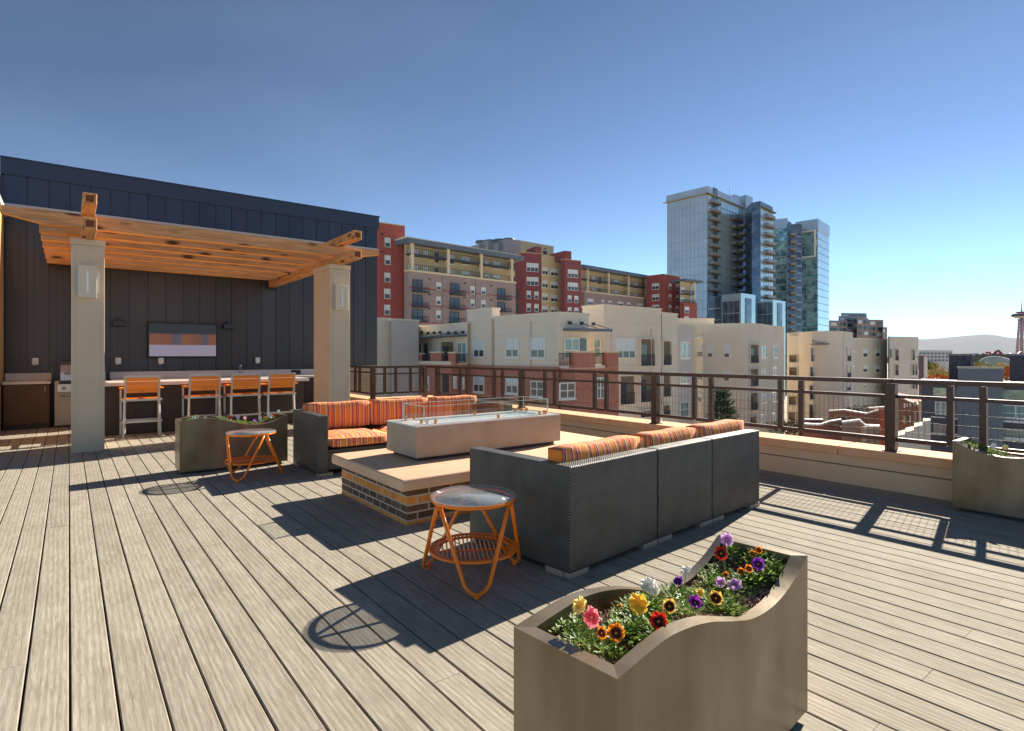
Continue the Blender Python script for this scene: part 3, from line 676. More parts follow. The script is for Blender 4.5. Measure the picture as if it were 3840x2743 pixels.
def parap(F,u1,v1,u2,v2,m=M_brickR,o0=1.3,o1=1.6,name='brick_pier'):
    q1,q2,z1,z2=offs(F,o1).rect(u1,v1,u2,v2); o=F.box(MB(),q1,q2,z1,z2,o0,o1).build(name,m,F.root); F.box(MB(),q1-.06,q2+.06,z2+.002,z2+.12,o0-.05,o1+.06).build('cap',M_belt,o)
zk=offs(F,1.6).rect(*A3(700,0),*A3(800,905))[2]
F.box(MB(),-1,F.L,GZ,zk,.0,1.62).build('brick_storey',M_brickR,r2)
F.box(MB(),-1.05,F.L,zk,zk+.28,.0,1.7).build('belt',M_cream,r2)
for q in rects(A3,[(350,765,400,880),(530,755,605,905),(700,770,735,905),(858,750,1000,905),(1105,755,1200,905)]): parap(F,*q)
for q in rects(A3,[(400,770,530,878),(735,770,858,880),(1010,770,1105,885),(1200,765,1362,888)]): 
    q1,q2,z1,z2=offs(F,1.5).rect(*q); b=MB(); F.box(b,q1,q2,z2-.06,z2,1.45,1.5)
    for i in range(int((q2-q1)/.14)): F.box(b,q1+i*.14,q1+i*.14+.035,z1,z2-.06,1.455,1.495)
    b.build('balcony_railing',M_balc,r2)
F2=Face(Vector(F.A)+F.n*1.62,Vector(F.B)+F.n*1.62,r2)
for q in rects(A3,[(425,1080,525,1180),(755,1065,845,1270),(1180,1070,1225,1240),(1280,1080,1330,1250)]): window(F2,*q,n=2)
panel(F2,*rects(A3,[(1030,1030,1110,1300)])[0],M_dark,'recess')  # dark sheet on the wall, painted as the shade of a recess
for q in rects(A3,[(300,960,390,1400),(610,940,700,1400)]): panel(F2,*q,mat('deep_red_panel',(.20,.035,.03),.9),'pier',.0,.3)
# F3 tower
r3,P=cream('tall narrow cream tower bay above the brick storey left of the corner block',A3,[(1368,182),(1702,152),(1812,158)],3.6,back=5)
F=Face(P[0],P[1],r3); window(F,*rects(A3,[(1458,560,1608,812)])[0],n=2,split=.42)
z=F.rect(*A3(1400,0),*A3(1500,915))[2]; F.box(MB(),-.1,F.L+.1,GZ,z,.0,.12).build('brick_storey',M_brickR,r3)
Fb_=Face(Vector(F.A)+F.n*.12,Vector(F.B)+F.n*.12,r3); window(Fb_,*rects(A3,[(1455,1075,1605,1290)])[0],n=2,split=.5)
# F4 left of corner + right face
PF=corners([A3(1738,272),A4(380,196),A4(770,218)],2.85)
r4=bthing('cream_apartment_building','cream corner apartment block with brick storey and brick balcony piers behind the railing',PF)
block(r4,PF,GZ,CH+2.85,M_cream,back=6)
Fl=Face(PF[0],PF[1],r4); Fr=Face(PF[1],PF[2],r4)
window(Fl,*rects(A3,[(1903,545,2082,812)])[0],n=2,split=.42); window(Fl,*rects(A4,[(42,495,226,757)])[0],n=2,split=.42)
z=Fl.rect(*A4(0,0),*A4(380,868))[2]
Fl.box(MB(),-.05,Fl.L+.12,GZ,z,.0,.14).build('brick_storey',M_brickR,r4); Fl.box(MB(),-.05,Fl.L+.12,z-.12,z,.14,.22).build('brick_ledge',M_brickR,r4)
Flb=Face(Vector(Fl.A)+Fl.n*.14,Vector(Fl.B)+Fl.n*.14,r4)
window(Flb,*rects(A3,[(1903,1080,2075,1310)])[0],n=2); window(Flb,*rects(A4,[(38,1045,210,1250)])[0],n=2,style='d',fr=M_frame)
window(Fr,*rects(A4,[(450,500,645,762)])[0],n=2,style='g',split=.4); panel(Fr,*rects(A4,[(655,510,735,860)])[0],M_pane,'glass_door')
canopy(Fr,*rects(A4,[(445,390,895,420)])[0],A4(0,318)[1],3,1.4)
qe=offs(Fr,1.6).hit(A4(1148,0)[0])[0]; z=offs(Fr,1.6).rect(*A4(400,0),*A4(900,890))[2]
Fr.box(MB(),.12,qe,GZ,z,.0,1.6).build('brick_storey',M_brickR,r4); Fr.box(MB(),.0,qe,z,z+.22,.0,1.7).build('belt',M_cream,r4)
for q in rects(A4,[(588,688,850,880),(1005,688,1148,880)]): parap(Fr,*q,o0=1.35,o1=1.9)
for q in rects(A4,[(392,692,588,855),(850,692,1005,855)]):
    q1,q2,z1,z2=offs(Fr,1.5).rect(*q); b=MB(); Fr.box(b,q1,q2,z2-.06,z2,1.5,1.56)
    for i in range(int((q2-q1)/.12)): Fr.box(b,q1+i*.12,q1+i*.12+.03,z1,z2-.06,1.51,1.55)
    b.build('balcony_railing',M_balc,r4)
Frb=Face(Vector(Fr.A)+Fr.n*1.6,Vector(Fr.B)+Fr.n*1.6,r4)
for q in rects(A4,[(390,1065,592,1272),(862,1000,962,1272)]): window(Frb,*q,n=2,style='d',fr=M_frame)
# F5 big cream front
r5,P=cream('tall cream stucco apartment block with two stacked loggias in the centre background',A4,[(690,118),(962,97),(1690,150)],4.15,back=10)
Fa=Face(P[0],P[1],r5); F=Face(P[1],P[2],r5)
window(F,*rects(A4,[(1112,505,1355,762)])[0],n=3,style='w',split=.38); window(Fa,*rects(A4,[(842,505,932,750)])[0],style='g')
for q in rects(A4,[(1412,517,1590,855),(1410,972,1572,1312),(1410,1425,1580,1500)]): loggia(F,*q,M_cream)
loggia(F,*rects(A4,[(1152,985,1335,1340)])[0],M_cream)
for z_ in (905,): q1,q2,z1,z2=F.rect(*A4(1150,880),*A4(1690,872)); F.box(MB(),0,F.L,z1,z1+.12,.0,.05).build('score_line',M_cream2,r5)
for F_,vv in ((Fl,(1256,1352)),(Fa,(1215,1300)),(F,(1215,1300)),(Fr,(1222,))):
    for v_ in vv:
        qm,dm=F_.hit(F_.hit and (U0+F0*((F_.A+F_.t*F_.L*.5).dot(Vector((CS,-SN))))/((F_.A+F_.t*F_.L*.5).dot(Vector((SN,CS)))))); zz=zat(v_,dm); F_.box(MB(),.02,F_.L-.02,zz,zz+.035,.0,.012).build('score_line',M_greyst,F_.root)
for q in rects(A4,[(955,455,968,468),(1640,480,1660,500),(300,300,312,312),(1050,560,1060,572)]): panel(F if q[0]>2300 else Fl,*q,M_frame,'vent',.0,.1)
for fc,us in ((Fl,(1990,)),(F,(2440,2290))):
    for u_ in us:
        qd,dd_=fc.hit(u_); fc.box(MB(),qd,qd+.09,CH-6,CH+2.4,.0,.09).build('downpipe',M_greyst,fc.root)
# F6, F7
r6,P=cream('slim warm cream bay with tall narrow loggias right of the tall cream block',A4,[(1698,193),(1897,212)],3.9,M_cream2,back=7)
F=Face(P[0],P[1],r6)
for q in rects(A4,[(1697,545,1800,845),(1697,960,1792,1245),(1697,1352,1785,1480)]): loggia(F,*q,M_cream2,door=False)
r7,P=cream('grey cream stucco bay with a stack of three windows beside the slim bay',A4,[(1903,325),(2105,345)],3.25,M_greyst,back=9)
F=Face(P[0],P[1],r7)
for q in rects(A4,[(1930,560,2042,762),(1925,960,2038,1080),(1925,1310,2035,1505)]): window(F,*q,n=2,style='g')
r7b,P=cream('low flat cream roof storey directly left of the glass tower foot',A6,[(-60,148),(360,150)],4.9,M_cream2,back=20)
# G
rg,P=cream('broad cream apartment block with shaded corner loggias behind the green tree',A6,[(130,255),(238,216),(722,205),(887,213),(1165,250)],3.75,back=12)
Fn=Face(P[0],P[1],rg); F=Face(P[1],P[2],rg); F3=Face(P[2],P[3],rg); F4=Face(P[3],P[4],rg)
panel(Fn,*rects(A6,[(135,350,236,378)])[0],M_frame,'ledge',.0,.3)
for q in rects(A6,[(170,447,235,585),(170,735,232,845),(175,990,222,1100)]): window(Fn,*q)
for q in rects(A6,[(283,442,350,587),(470,442,542,590),(285,735,345,860),(468,735,540,860),(470,1005,540,1110)]): window(F,*q,split=.35)
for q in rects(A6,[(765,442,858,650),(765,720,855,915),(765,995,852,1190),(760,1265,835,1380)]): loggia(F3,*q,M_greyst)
for q in rects(A6,[(897,455,962,592),(1030,455,1085,592),(897,712,962,795),(1028,708,1083,795),(897,995,958,1110),(1025,985,1080,1095),(890,1240,952,1355),(1025,1225,1080,1345)]): window(F4,*q,n=2,style='g' if q[1]<1390 else 'w')
# H
rh,P=cream('warm cream apartment wing with corner balconies right of the broad cream block',A6,[(1198,345),(1452,342)],3.1,M_cream2,back=12)
F=Face(P[0],P[1],rh)
for q in rects(A6,[(1225,560,1310,640),(1225,700,1310,790),(1222,1035,1300,1130),(1215,1215,1290,1340)]): loggia(F,*q,M_greyst,door=False)
rh2,P=cream('cream and grey stepped apartment wing with roof canopy in front of the stepped brick tower',A6,[(1196,318),(1490,297),(1650,293),(1842,297),(1952,312)],3.6,back=12)
F=Face(P[1],P[3],rh2); Fz=Face(P[3],P[4],rh2)
panel(Fz,*rects(A6,[(1845,300,1950,1300)])[0],M_greyst,'wall_panel',.0,.08)
for q in rects(A6,[(1470,480,1535,628),(1458,700,1532,805),(1455,912,1528,1065),(1450,1130,1528,1280),(1605,568,1680,630),(1605,690,1675,805),(1605,912,1672,1065),(1600,1130,1672,1280)]): loggia(F,*q,M_cream2)
for q in rects(A6,[(1708,490,1740,585),(1785,490,1818,585),(1708,690,1740,790),(1785,690,1818,790),(1785,910,1815,960),(1780,1090,1815,1190)]): window(F,*q)
canopy(F,*rects(A6,[(1470,420,1625,440)])[0],A6(0,395)[1],3,1.5)
for q in rects(A6,[(1878,480,1922,630),(1878,680,1922,820),(1875,880,1918,965)]): loggia(Fz,*q,M_greyst,door=False)
# I
ri,P=cream('pale grey cream apartment block with paired small windows left of the mountain view',A7,[(383,478),(747,492)],3.2,mat('pale_grey_stucco',(.60,.54,.44),.9),back=14)
F=Face(P[0],P[1],ri)
for q in rects(A7,[(383,603,405,642),(490,590,538,672),(620,588,670,668),(383,760,405,800),(490,760,538,830),(620,760,668,832),(490,955,528,990),(622,955,660,988)]): window(F,*q)
ri2,P=cream('taller grey stucco apartment end with dark loggias beside the mountain view',A7,[(757,470),(772,462),(1075,466)],3.6,M_greyst,back=14)
F=Face(P[1],P[2],ri2)
for q in rects(A7,[(822,595,860,708),(822,752,858,862),(1003,597,1026,705),(1003,752,1024,860),(1036,752,1054,860),(1003,905,1024,1005),(1036,905,1054,1005)]): loggia(F,*q,M_greyst,door=False)
panel(F,*rects(A7,[(775,590,795,680)])[0],M_pane,'window'); window(F,*rects(A7,[(1040,640,1068,680)])[0])
P=corners([A7(1078,575),A7(1168,575)],5.0)
P=[at(A7(1078,0)[0],125),at(A7(1168,0)[0],130)]; rj=bthing('brown_apartment_end','dark plum brown building end at the right of the cream row',P)
block(rj,P,GZ,zat(A7(0,655)[1],126),mat('plum_panels',(.12,.055,.075),.9),back=12,pm=M_greyst); F=Face(P[0],P[1],rj)
panel(F,*rects(A7,[(1130,665,1168,1300)])[0],M_greyst,'wall_panel')
for q in rects(A7,[(1143,700,1160,740),(1143,800,1160,840)]): window(F,*q)
# ---- glass towers
M_tgA=mat('pale_reflective_glazing',(.38,.44,.48),.22,.35,(.47,.53,.57),.12)  # base colour brightened to stand for the sky reflected in this side
M_tgB=mat('bright_reflective_glazing',(.44,.58,.62),.2,.4,(.55,.70,.72),.12)  # other tower side, its sky reflection also put into the base colour
M_tgD=mat('dark_glazing',(.07,.10,.15),.08,.3,(.16,.21,.27),.35,lo=.4,hi=.6)
M_tgG=mat('green_glazing',(.10,.22,.22),.08,.4,(.42,.66,.58),.4,lo=.42,hi=.58)
M_mull=mat('pale_mullions',(.42,.46,.49),.4,.3)
M_spand=mat('floor_line',(.24,.24,.23),.5)
M_soff=mat('balcony_soffit',(.17,.12,.055),.7)
def tower_face(F,z0,z1,nf,m,line=M_mull,mull=3.0,step=None,lineh=.28,per=1,name='glass_band'):
    fh=(z1-z0)/nf
    for i in range(0,nf,per):
        F.box(MB(),.02,F.L-.02,z0+fh*i+lineh,z0+fh*min(nf,i+per)-.02,.0,.12).build(name,m,F.root)
    b=MB()
    for i in range(nf): F.box(b,0,F.L,z0+fh*i,z0+fh*i+lineh-.02,.0,.2)
    b.build('floor_lines',line,F.root,kind='stuff')
    if mull:
        b=MB(); k=max(1,round(F.L/mull))
        for i in range(k+1): q=(F.L-.08)*i/k; F.box(b,q,q+.08,z0,z1,.13,.2)
        b.build('mullions',line,F.root,kind='stuff')
dz=61.4
P=setup(A5,[(175,162),(595,62),(1010,243)],dz)
t1=thing('glass_tower','taller pale glass high-rise with columns of small balconies','tower',(P[1].x,P[1].y,GZ))
block(t1,P,GZ,CH+dz,mat('tower_core',(.25,.29,.33),.5),back=30,parapet=False)
Fa=Face(P[0],P[1],t1); Fb=Face(P[1],P[2],t1)
nf=23; zb=GZ; zt=CH+dz-2.6
tower_face(Fa,zb,zt,nf,M_tgA,mull=1.7,lineh=.2); tower_face(Fb,zb,zt,nf,M_tgB,line=M_spand,mull=2.6)
for F in (Fa,Fb):
    F.box(MB(),-.3,F.L+.3,zt+.3,CH+dz+.3,.0,.3).build('roof_screen',M_tgA,t1); F.box(MB(),-1.2,F.L+.8,zt+.02,zt+.28,.0,1.1).build('roof_fin',mat('bronze_fin',(.38,.30,.16),.5),t1)
qa,qb,_,_=Fb.rect(*A5(648,0),*A5(690,10)); Fb.box(MB(),qa,qb,CH-5,CH+dz+.6,.24,.5).build('dark_slot',M_tgD,t1)
q0_,q1_,_,_=Fb.rect(*A5(838,0),*A5(905,10)); q2_,q3_,_,_=Fb.rect(*A5(602,0),*A5(690,10))
for i in range(nf-7,nf) : pass
fh=(zt-zb)/nf
def tbal(F,qa,qb,i,root,z0=zb,fh=fh):
    z=z0+fh*i; o=F.box(MB(),qa,qb,z,z+.24,.5,2.0).build('balcony',M_soff,root)
    b=MB(); F.box(b,qa,qb,z+.34,z+1.3,1.95,2.0); F.box(b,qb-.05,qb,z+.34,z+1.3,.5,1.95); F.box(b,qa,qa+.05,z+.34,z+1.3,.5,1.95); b.build('glass_guard',M_mull if False else M_spand,o)
for i in range(7,nf):
    tbal(Fb,q2_,q3_,i,t1); 
    if i<nf-1: tbal(Fb,q0_,q1_,i,t1)
# recess and wing
Pw=setup(A5,[(1000,285),(1062,226),(1152,208),(1282,272)],56.5)
block(t1,Pw,GZ,CH+56.5,M_tgD,name='wing',back=18,parapet=False)
Fr_=Face(at(A5(895,0)[0],226),at(A5(1150,0)[0],221.5),t1); tower_face(Fr_,zb,CH+53.5,nf-2,M_tgD,line=M_tgA,mull=3,lineh=.5)
for i in range(6,nf-2):
    a_,b_,_,_=Fr_.rect(*A5(930,0),*A5(1000,5)); tbal(Fr_,a_,b_,i,t1,zb,(CH+53.5-zb)/(nf-2))
    if i%1==0:
        a_,b_,_,_=Fr_.rect(*A5(1035,0),*A5(1090,5)); tbal(Fr_,a_,b_,i,t1,zb,(CH+53.5-zb)/(nf-2))
Fw=Face(Pw[2],Pw[3],t1); tower_face(Fw,zb,CH+54,nf-2,M_tgB,line=M_spand,mull=2.5)
Fw.box(MB(),-.5,Fw.L+1,CH+54.02,CH+54.4,0,1).build('roof_fin',M_soff,t1)
a_,b_,_,_=Fw.rect(*A5(1175,0),*A5(1255,5))
for i in range(6,nf-2): tbal(Fw,a_,b_,i,t1,zb,(CH+54-zb)/(nf-2))
Pp=setup(A5,[(925,165),(1000,143),(1072,172)],64); block(t1,Pp,CH+50,CH+64,M_tgA,name='roof_plant_room',back=8,parapet=False)
Pp=setup(A5,[(848,150),(880,140),(935,155)],67); block(t1,Pp,CH+50,CH+67,M_tgA,name='roof_plant_room',back=6,parapet=False)
p=at(A5(832,0)[0],235); MB().tube([(p.x,p.y,CH+55),(p.x,p.y,zat(A5(0,50)[1],235))],.12,5).build('antenna',M_balc,t1)
# podium pieces
Pd=setup(A5,[(606,1225),(740,1200)],20.5); 
tp=thing('glass_podium','white framed low glass block at the foot of the taller tower','building',(Pd[0].x,Pd[0].y,GZ))
block(tp,[at(A5(606,0)[0],196),at(A5(742,0)[0],192)],GZ,zat(A5(0,1210)[1],194),M_tgD,back=12,parapet=False)
F=Face(at(A5(606,0)[0],196),at(A5(742,0)[0],192),tp); tower_face(F,GZ,zat(A5(0,1225)[1],194),9,M_tgD,line=M_tgA,mull=2,lineh=.4)
Pq=[at(A5(745,0)[0],190),at(A5(948,0)[0],184),at(A5(1100,0)[0],190)]
zq=zat(A5(0,1182)[1],186); block(tp,Pq,GZ,zq,M_tgB,name='white_frame',back=14,parapet=False)
F=Face(Pq[0],Pq[1],tp); q=F.rect(*A5(758,1262),*A5(940,1600)); 
F3_=Face(Pq[0]+F.t*q[0]+F.n*.1,Pq[0]+F.t*q[1]+F.n*.1,tp); tower_face(F3_,GZ,q[3],8,M_tgD,line=M_tgB,mull=2)
F=Face(Pq[1],Pq[2],tp); q=F.rect(*A5(992,1232),*A5(1055,1600)); F.box(MB(),q[0],q[1],GZ,q[3],.0,.15).build('dark_slot',M_tgD,tp)
tp2=thing('glass_podium','second white framed glass block nearer the twin tower foot','building',(*at(A5(1250,0)[0],195),GZ))
Pq=[at(A5(1105,0)[0],200),at(A5(1285,0)[0],193),at(A5(1415,0)[0],199)]; zq=zat(A5(0,1250)[1],195)
block(tp2,Pq,GZ,zq,M_tgB,name='white_frame',back=14,parapet=False)
F=Face(Pq[0],Pq[1],tp2); q=F.rect(*A5(1125,1275),*A5(1283,1600)); F3_=Face(Pq[0]+F.t*q[0]+F.n*.1,Pq[0]+F.t*q[1]+F.n*.1,tp2); tower_face(F3_,GZ,q[3],8,M_tgD,line=M_tgA,mull=2)
F=Face(Pq[1],Pq[2],tp2); q=F.rect(*A5(1328,1282),*A5(1378,1600)); F.box(MB(),q[0],q[1],GZ,q[3],.0,.15).build('dark_slot',M_tgD,tp2)
# second tower
dz=60.5
P=setup(A5,[(1284,425),(1430,408),(1480,440)],dz); t2=thing('glass_tower','shorter dark green glass high-rise right of the taller one','tower',(P[1].x,P[1].y,GZ))
block(t2,P,GZ,CH+dz,mat('tower_core',(.25,.29,.33),.5),back=30,parapet=False)
Fa=Face(P[0],P[1],t2); tower_face(Fa,GZ,CH+dz-4,23,M_tgG,line=M_mull,mull=2.6,lineh=.5)
P2=setup(A5,[(1430,450),(1585,452)],57.5); block(t2,P2,GZ,CH+57.5,M_tgD,name='recessed_wall',back=25,parapet=False)
Fr_=Face(P2[0],P2[1],t2); tower_face(Fr_,GZ,CH+55,22,M_tgD,line=M_tgA,mull=3.2,lineh=.4)
for i in range(8,22):
    a_,b_,_,_=Fr_.rect(*A5(1450,0),*A5(1510,5)); tbal(Fr_,a_,b_,i,t2,GZ,(CH+55-GZ)/22)
P3=setup(A5,[(1532,437),(1752,402),(1870,478)],dz+.5); block(t2,P3,GZ,CH+dz+.5,mat('tower_core',(.25,.29,.33),.5),name='right_wing',back=22,parapet=False)
Fl_=Face(P3[0],P3[1],t2); Fq=Face(P3[1],P3[2],t2)
tower_face(Fl_,GZ,CH+dz-5,23,M_tgG,line=M_mull,mull=2.4,lineh=.35); tower_face(Fq,GZ,CH+dz-1.5,23,M_tgB,line=M_spand,mull=0,lineh=.22)
q=Fl_.rect(*A5(1585,520),*A5(1738,805)); b=MB(); Fl_.box(b,q[0],q[1],q[2],q[2]+.7,.2,1.0); Fl_.box(b,q[0],q[1],q[3]-.7,q[3],.2,1.0); Fl_.box(b,q[1]-.7,q[1],q[2]+.7,q[3]-.7,.2,1.0); b.build('projecting_frame',M_frame,t2)
for F in (Fa,Fl_,Fq): F.box(MB(),-.4,F.L+.4,CH+dz-3.8,CH+dz+.8,.0,.35).build('roof_screen',M_tgA,t2)
# ---- stepped brick and glass tower far right of the towers
st=thing('stepped_apartment_tower','stepped brown and grey apartment tower standing behind the cream row','building',(*at(3215,360),GZ))
M_stb=mat('muted_brick',(.34,.26,.23),.9); M_stg=mat('muted_grey_panel',(.33,.35,.38),.8)
for (x0,y0,x1,m,d,nm) in ((135,285,330,M_stb,352,'left_wing'),(235,240,535,M_stg,362,'middle_block'),(262,207,532,M_stg,368,'upper_block'),(430,262,552,M_stb,350,'glazed_core'),(552,277,708,M_stb,356,'right_wing'),(700,355,748,M_stb,354,'end_bay')):
    a_=at(A7(x0,0)[0],d); b_=at(A7(x1,0)[0],d+3); block(st,[a_,b_],GZ,zat(A7(0,y0)[1],d),m,name=nm,back=20,parapet=False)
    F=Face(a_,b_,st); z0=zat(A7(0,480)[1],d); z1=zat(A7(0,y0+12)[1],d); n=max(1,int((z1-z0)/3.6)); k=max(2,int(F.L/5))
    for i in range(n):
        zz=z1-(i+1)*3.5
        for j in range(k):
            q=F.L*(j+.2)/k; F.box(MB(),q,q+F.L/k*.6,zz+.9,zz+2.9,.0,.3).build('window',M_pane if (i+j)%3 else M_blind,st)
# ---- observation tower
ot=thing('observation_tower','white and red lattice observation tower with a saucer cabin at the right edge','tower',(*at(3831,900),GZ))
c=at(3831,900); x,y=c; hz=lambda v: zat(v,900)
M_ow=mat('pale_pink_steel',(.62,.45,.42),.6); M_or=mat('red_steel',(.45,.07,.08),.6)
for i in range(4):
    a=math.pi/4+i*math.pi/2; MB().tube([(x+9*math.cos(a),y+9*math.sin(a),GZ),(x+4.2*math.cos(a),y+4.2*math.sin(a),hz(1195))],.9,6).build('leg',M_ow,ot)
b=MB()
for k in range(14):
    z0=GZ+(hz(1195)-GZ)*k/14; z1=GZ+(hz(1195)-GZ)*(k+1)/14; r0=9-4.8*k/14; r1=9-4.8*(k+1)/14
    for i in range(4):
        a=math.pi/4+i*math.pi/2; e=a+math.pi/2; b.tube([(x+r0*math.cos(a),y+r0*math.sin(a),z0),(x+r1*math.cos(e),y+r1*math.sin(e),z1)],.4,4)
b.build('cross_bracing',M_or,ot)
b=MB(); b.tube([(x,y,GZ),(x,y,hz(1180))],2.2,8); b.build('lift_shaft',mat('shaft_grey',(.40,.42,.44),.6),ot)
def disc(z0,r0,z1,r1): return MB().tube([(x,y,z0),(x,y,z1)],1,20,taper=[r0,r1])
disc(hz(1193),7,hz(1187),13).build('saucer_base',M_ow,ot); disc(hz(1187),13,hz(1180),12).build('cabin',M_balc,ot); disc(hz(1180),13,hz(1176),10).build('saucer_roof',M_ow,ot); disc(hz(1176),8,hz(1170),7).build('crown',M_or,ot)
MB().tube([(x,y,hz(1170)),(x,y,hz(1130))],.8,5,taper=[1.2,.2]).build('mast',M_ow,ot)
# ---- far low white building, arena, coaster
fw=thing('far_white_office','long low white office building far off on the plain','building',(*at(3508,420),GZ))
a_=at(3446,420); b_=at(3572,430); block(fw,[a_,b_],GZ,zat(1314,425),mat('far_white',(.56,.55,.56),.8),back=30,parapet=False); F=Face(a_,b_,fw)
for i in range(3):
    for j in range(9): q=F.L*(j+.15)/9; F.box(MB(),q,q+F.L/9*.55,zat(1330+i*13,425),zat(1323+i*13,425),.0,.3).build('window',M_pane,fw)
ar=thing('arena','low arena with a wide curved grey roof beyond the yellow trees','building',(*at(3740,500),GZ))
a_=at(3672,500); b_=at(3800,520); b=MB()
pts=[]; n=12
for i in range(n+1):
    p=a_.lerp(b_,i/n); h=zat(1354-18*math.sin(math.pi*(i/n)**.8),510); pts.append((p,h))
vs=[]; 
for p,h in pts: e=p.normalized()*50; vs+= [(p.x,p.y,GZ),(p.x,p.y,h),(p.x+e.x,p.y+e.y,h)]
b.add(vs,[(3*i,3*i+3,3*i+4,3*i+1) for i in range(n)]+[(3*i+1,3*i+4,3*i+5,3*i+2) for i in range(n)]); b.build('curved_roof',mat('arena_grey',(.25,.29,.30),.7),ar)
cr=thing('roller_coaster','dark red roller coaster track at the foot of the observation tower','roller coaster',(*at(3760,700),GZ))
b=MB(); pl=[]
for i in range(30):
    u=3700+i*4.6; v=1328-7*math.sin(i*.23)-6*math.sin(i*.71+1); p=at(u,700+20*math.sin(i*.5)); pl.append((p.x,p.y,zat(v,700)))
b.tube(pl,1.3,5); b.build('track',M_or,cr)
b=MB(); [b.tube([(p[0],p[1],GZ),p],.45,4) for p in pl[::2]]; b.build('trestle',M_or,cr)
# ---- mountains
b=MB(); N=120; ridge=[]
rr=random.Random(3)
for i in range(N+1):
    u=-400+i*(5400/N); d=9500
    vt=1268-9*math.exp(-((u-3690)/70)**2)-4*math.exp(-((u-3580)/60)**2)-3*math.sin(u/190)+3*math.sin(u/61+1)+rr.uniform(-.8,.8)+ (6 if u>3760 else 0)*.3
    ridge.append((u,vt))
vs=[];fs=[]
for k,(dd,hh) in enumerate(((7200,0),(7900,.35),(8700,.72),(9500,1.0))):
    for i,(u,vt) in enumerate(ridge):
        p=at(u,1)*dd; top=zat(vt,9500)-GZ
        vs.append((p.x,p.y,GZ+top*hh*(1+(.12*math.sin(i*1.7+k*2)+.08*math.sin(i*.63+k) if 0<k<3 else 0))))
for k in range(3):
    for i in range(N): a=k*(N+1)+i; fs.append((a,a+1,a+N+2,a+N+1))
b.add(vs,fs,True).build('hills',mat('forested_foothills',(.05,.07,.085),.95,0,(.08,.10,.11),.002),kind='structure')
# ---- trees
def leaf_cloud(b,c,r,n,s,rr,flat=.8):
    for _ in range(n):
        v=Vector((rr.gauss(0,1),rr.gauss(0,1),rr.gauss(0,1))).normalized()*(rr.random()**.45)
        p=Vector(c)+Vector((v.x*r,v.y*r,v.z*r*flat)); a=Vector((rr.uniform(-1,1),rr.uniform(-1,1),rr.uniform(-1,1))).normalized(); q=a.orthogonal().normalized()*s*rr.uniform(.6,1.3); a=a.cross(q).normalized()*s*rr.uniform(.5,1)
        b.add([p-q,p-a*.7,p+q,p+a*.7],[(0,1,2,3)])
def tree(label,u,vt,d,rad_,m,zb=GZ,name='tree',nl=900,ls=.35,seed=1,trunk=True):
    rr=random.Random(seed); p=at(u,d); zt=zat(vt,d); t=thing(name,label,'tree',(p.x,p.y,zb)); zc=zt-rad_*.85
    b=MB(); b.tube([(p.x,p.y,zb),(p.x+.1,p.y,zb+(zc-zb)*.6),(p.x,p.y+.1,zc)],.3,7,taper=[.35,.25,.1])
    for i in range(6):
        a=i*1.05; b.tube([(p.x,p.y,zb+(zc-zb)*.7),(p.x+math.cos(a)*rad_*.6,p.y+math.sin(a)*rad_*.6,zc+.2*rad_*math.sin(i))],.08,5,taper=[.14,.04])
    b.build('trunk',mat('bark',(.07,.05,.035),.9),t)
    b=MB()
    for i in range(11):
        v=Vector((rr.gauss(0,1),rr.gauss(0,1),rr.gauss(0,.8))).normalized()*rad_*.6*rr.uniform(.4,1.0)
        leaf_cloud(b,(p.x+v.x,p.y+v.y,zc+v.z*.8),rad_*rr.uniform(.32,.5),nl//11,ls,rr)
    b.build('crown',m,t); return t
M_ty=mat('yellow_autumn_leaves',(.42,.30,.05),.7,0,(.60,.45,.10),2); M_tg=mat('green_leaves',(.07,.11,.03),.7,0,(.13,.18,.05),2); M_to=mat('orange_autumn_leaves',(.55,.14,.03),.7,0,(.62,.22,.05),2); M_tl=mat('olive_leaves',(.26,.26,.07),.7,0,(.38,.34,.10),2)
tr=[('yellow green autumn tree just right of the plum building end',3500,1350,170,5.6,M_ty,1),('dark green topped tree behind the yellow trees left of the stone box',3490,1345,185,3.0,M_tg,2),
 ('pale yellow autumn tree in the middle of the clump left of the stone box',3530,1358,165,5.6,M_tl,3),('olive yellow tree partly behind the dark stone box',3552,1366,160,5.4,M_ty,4),('orange red autumn tree just above the handrail',3494,1396,120,3.2,M_to,5),
 ('dark orange small tree beside the stone box above the handrail',3528,1398,135,2.4,M_to,6),('green tree between the two dark stone boxes',3668,1338,190,5.0,M_tl,7),('bright yellow tree behind the corrugated roof screen',3705,1352,175,5.4,M_ty,8),
 ('yellow orange tree right behind the corrugated roof screen',3745,1350,180,5.4,M_ty,9),('small orange tree next to the right hand stone box',3776,1362,170,3.0,M_to,10),
 ('bushy dark green street tree below the handrail at the stucco end',3238,1520,72,2.6,M_tg,11),('dark green tree on the terrace behind the brick garden walls',3195,1528,68,2.0,M_tg,12),('light green young tree on the street left of the modern house',3480,1455,90,2.2,M_ty,14)]
for lb,u,v,d,r_,m,sd_ in tr: tree(lb,u,v,d,r_,m,seed=sd_,nl=1300,ls=.3 if d>100 else .16)
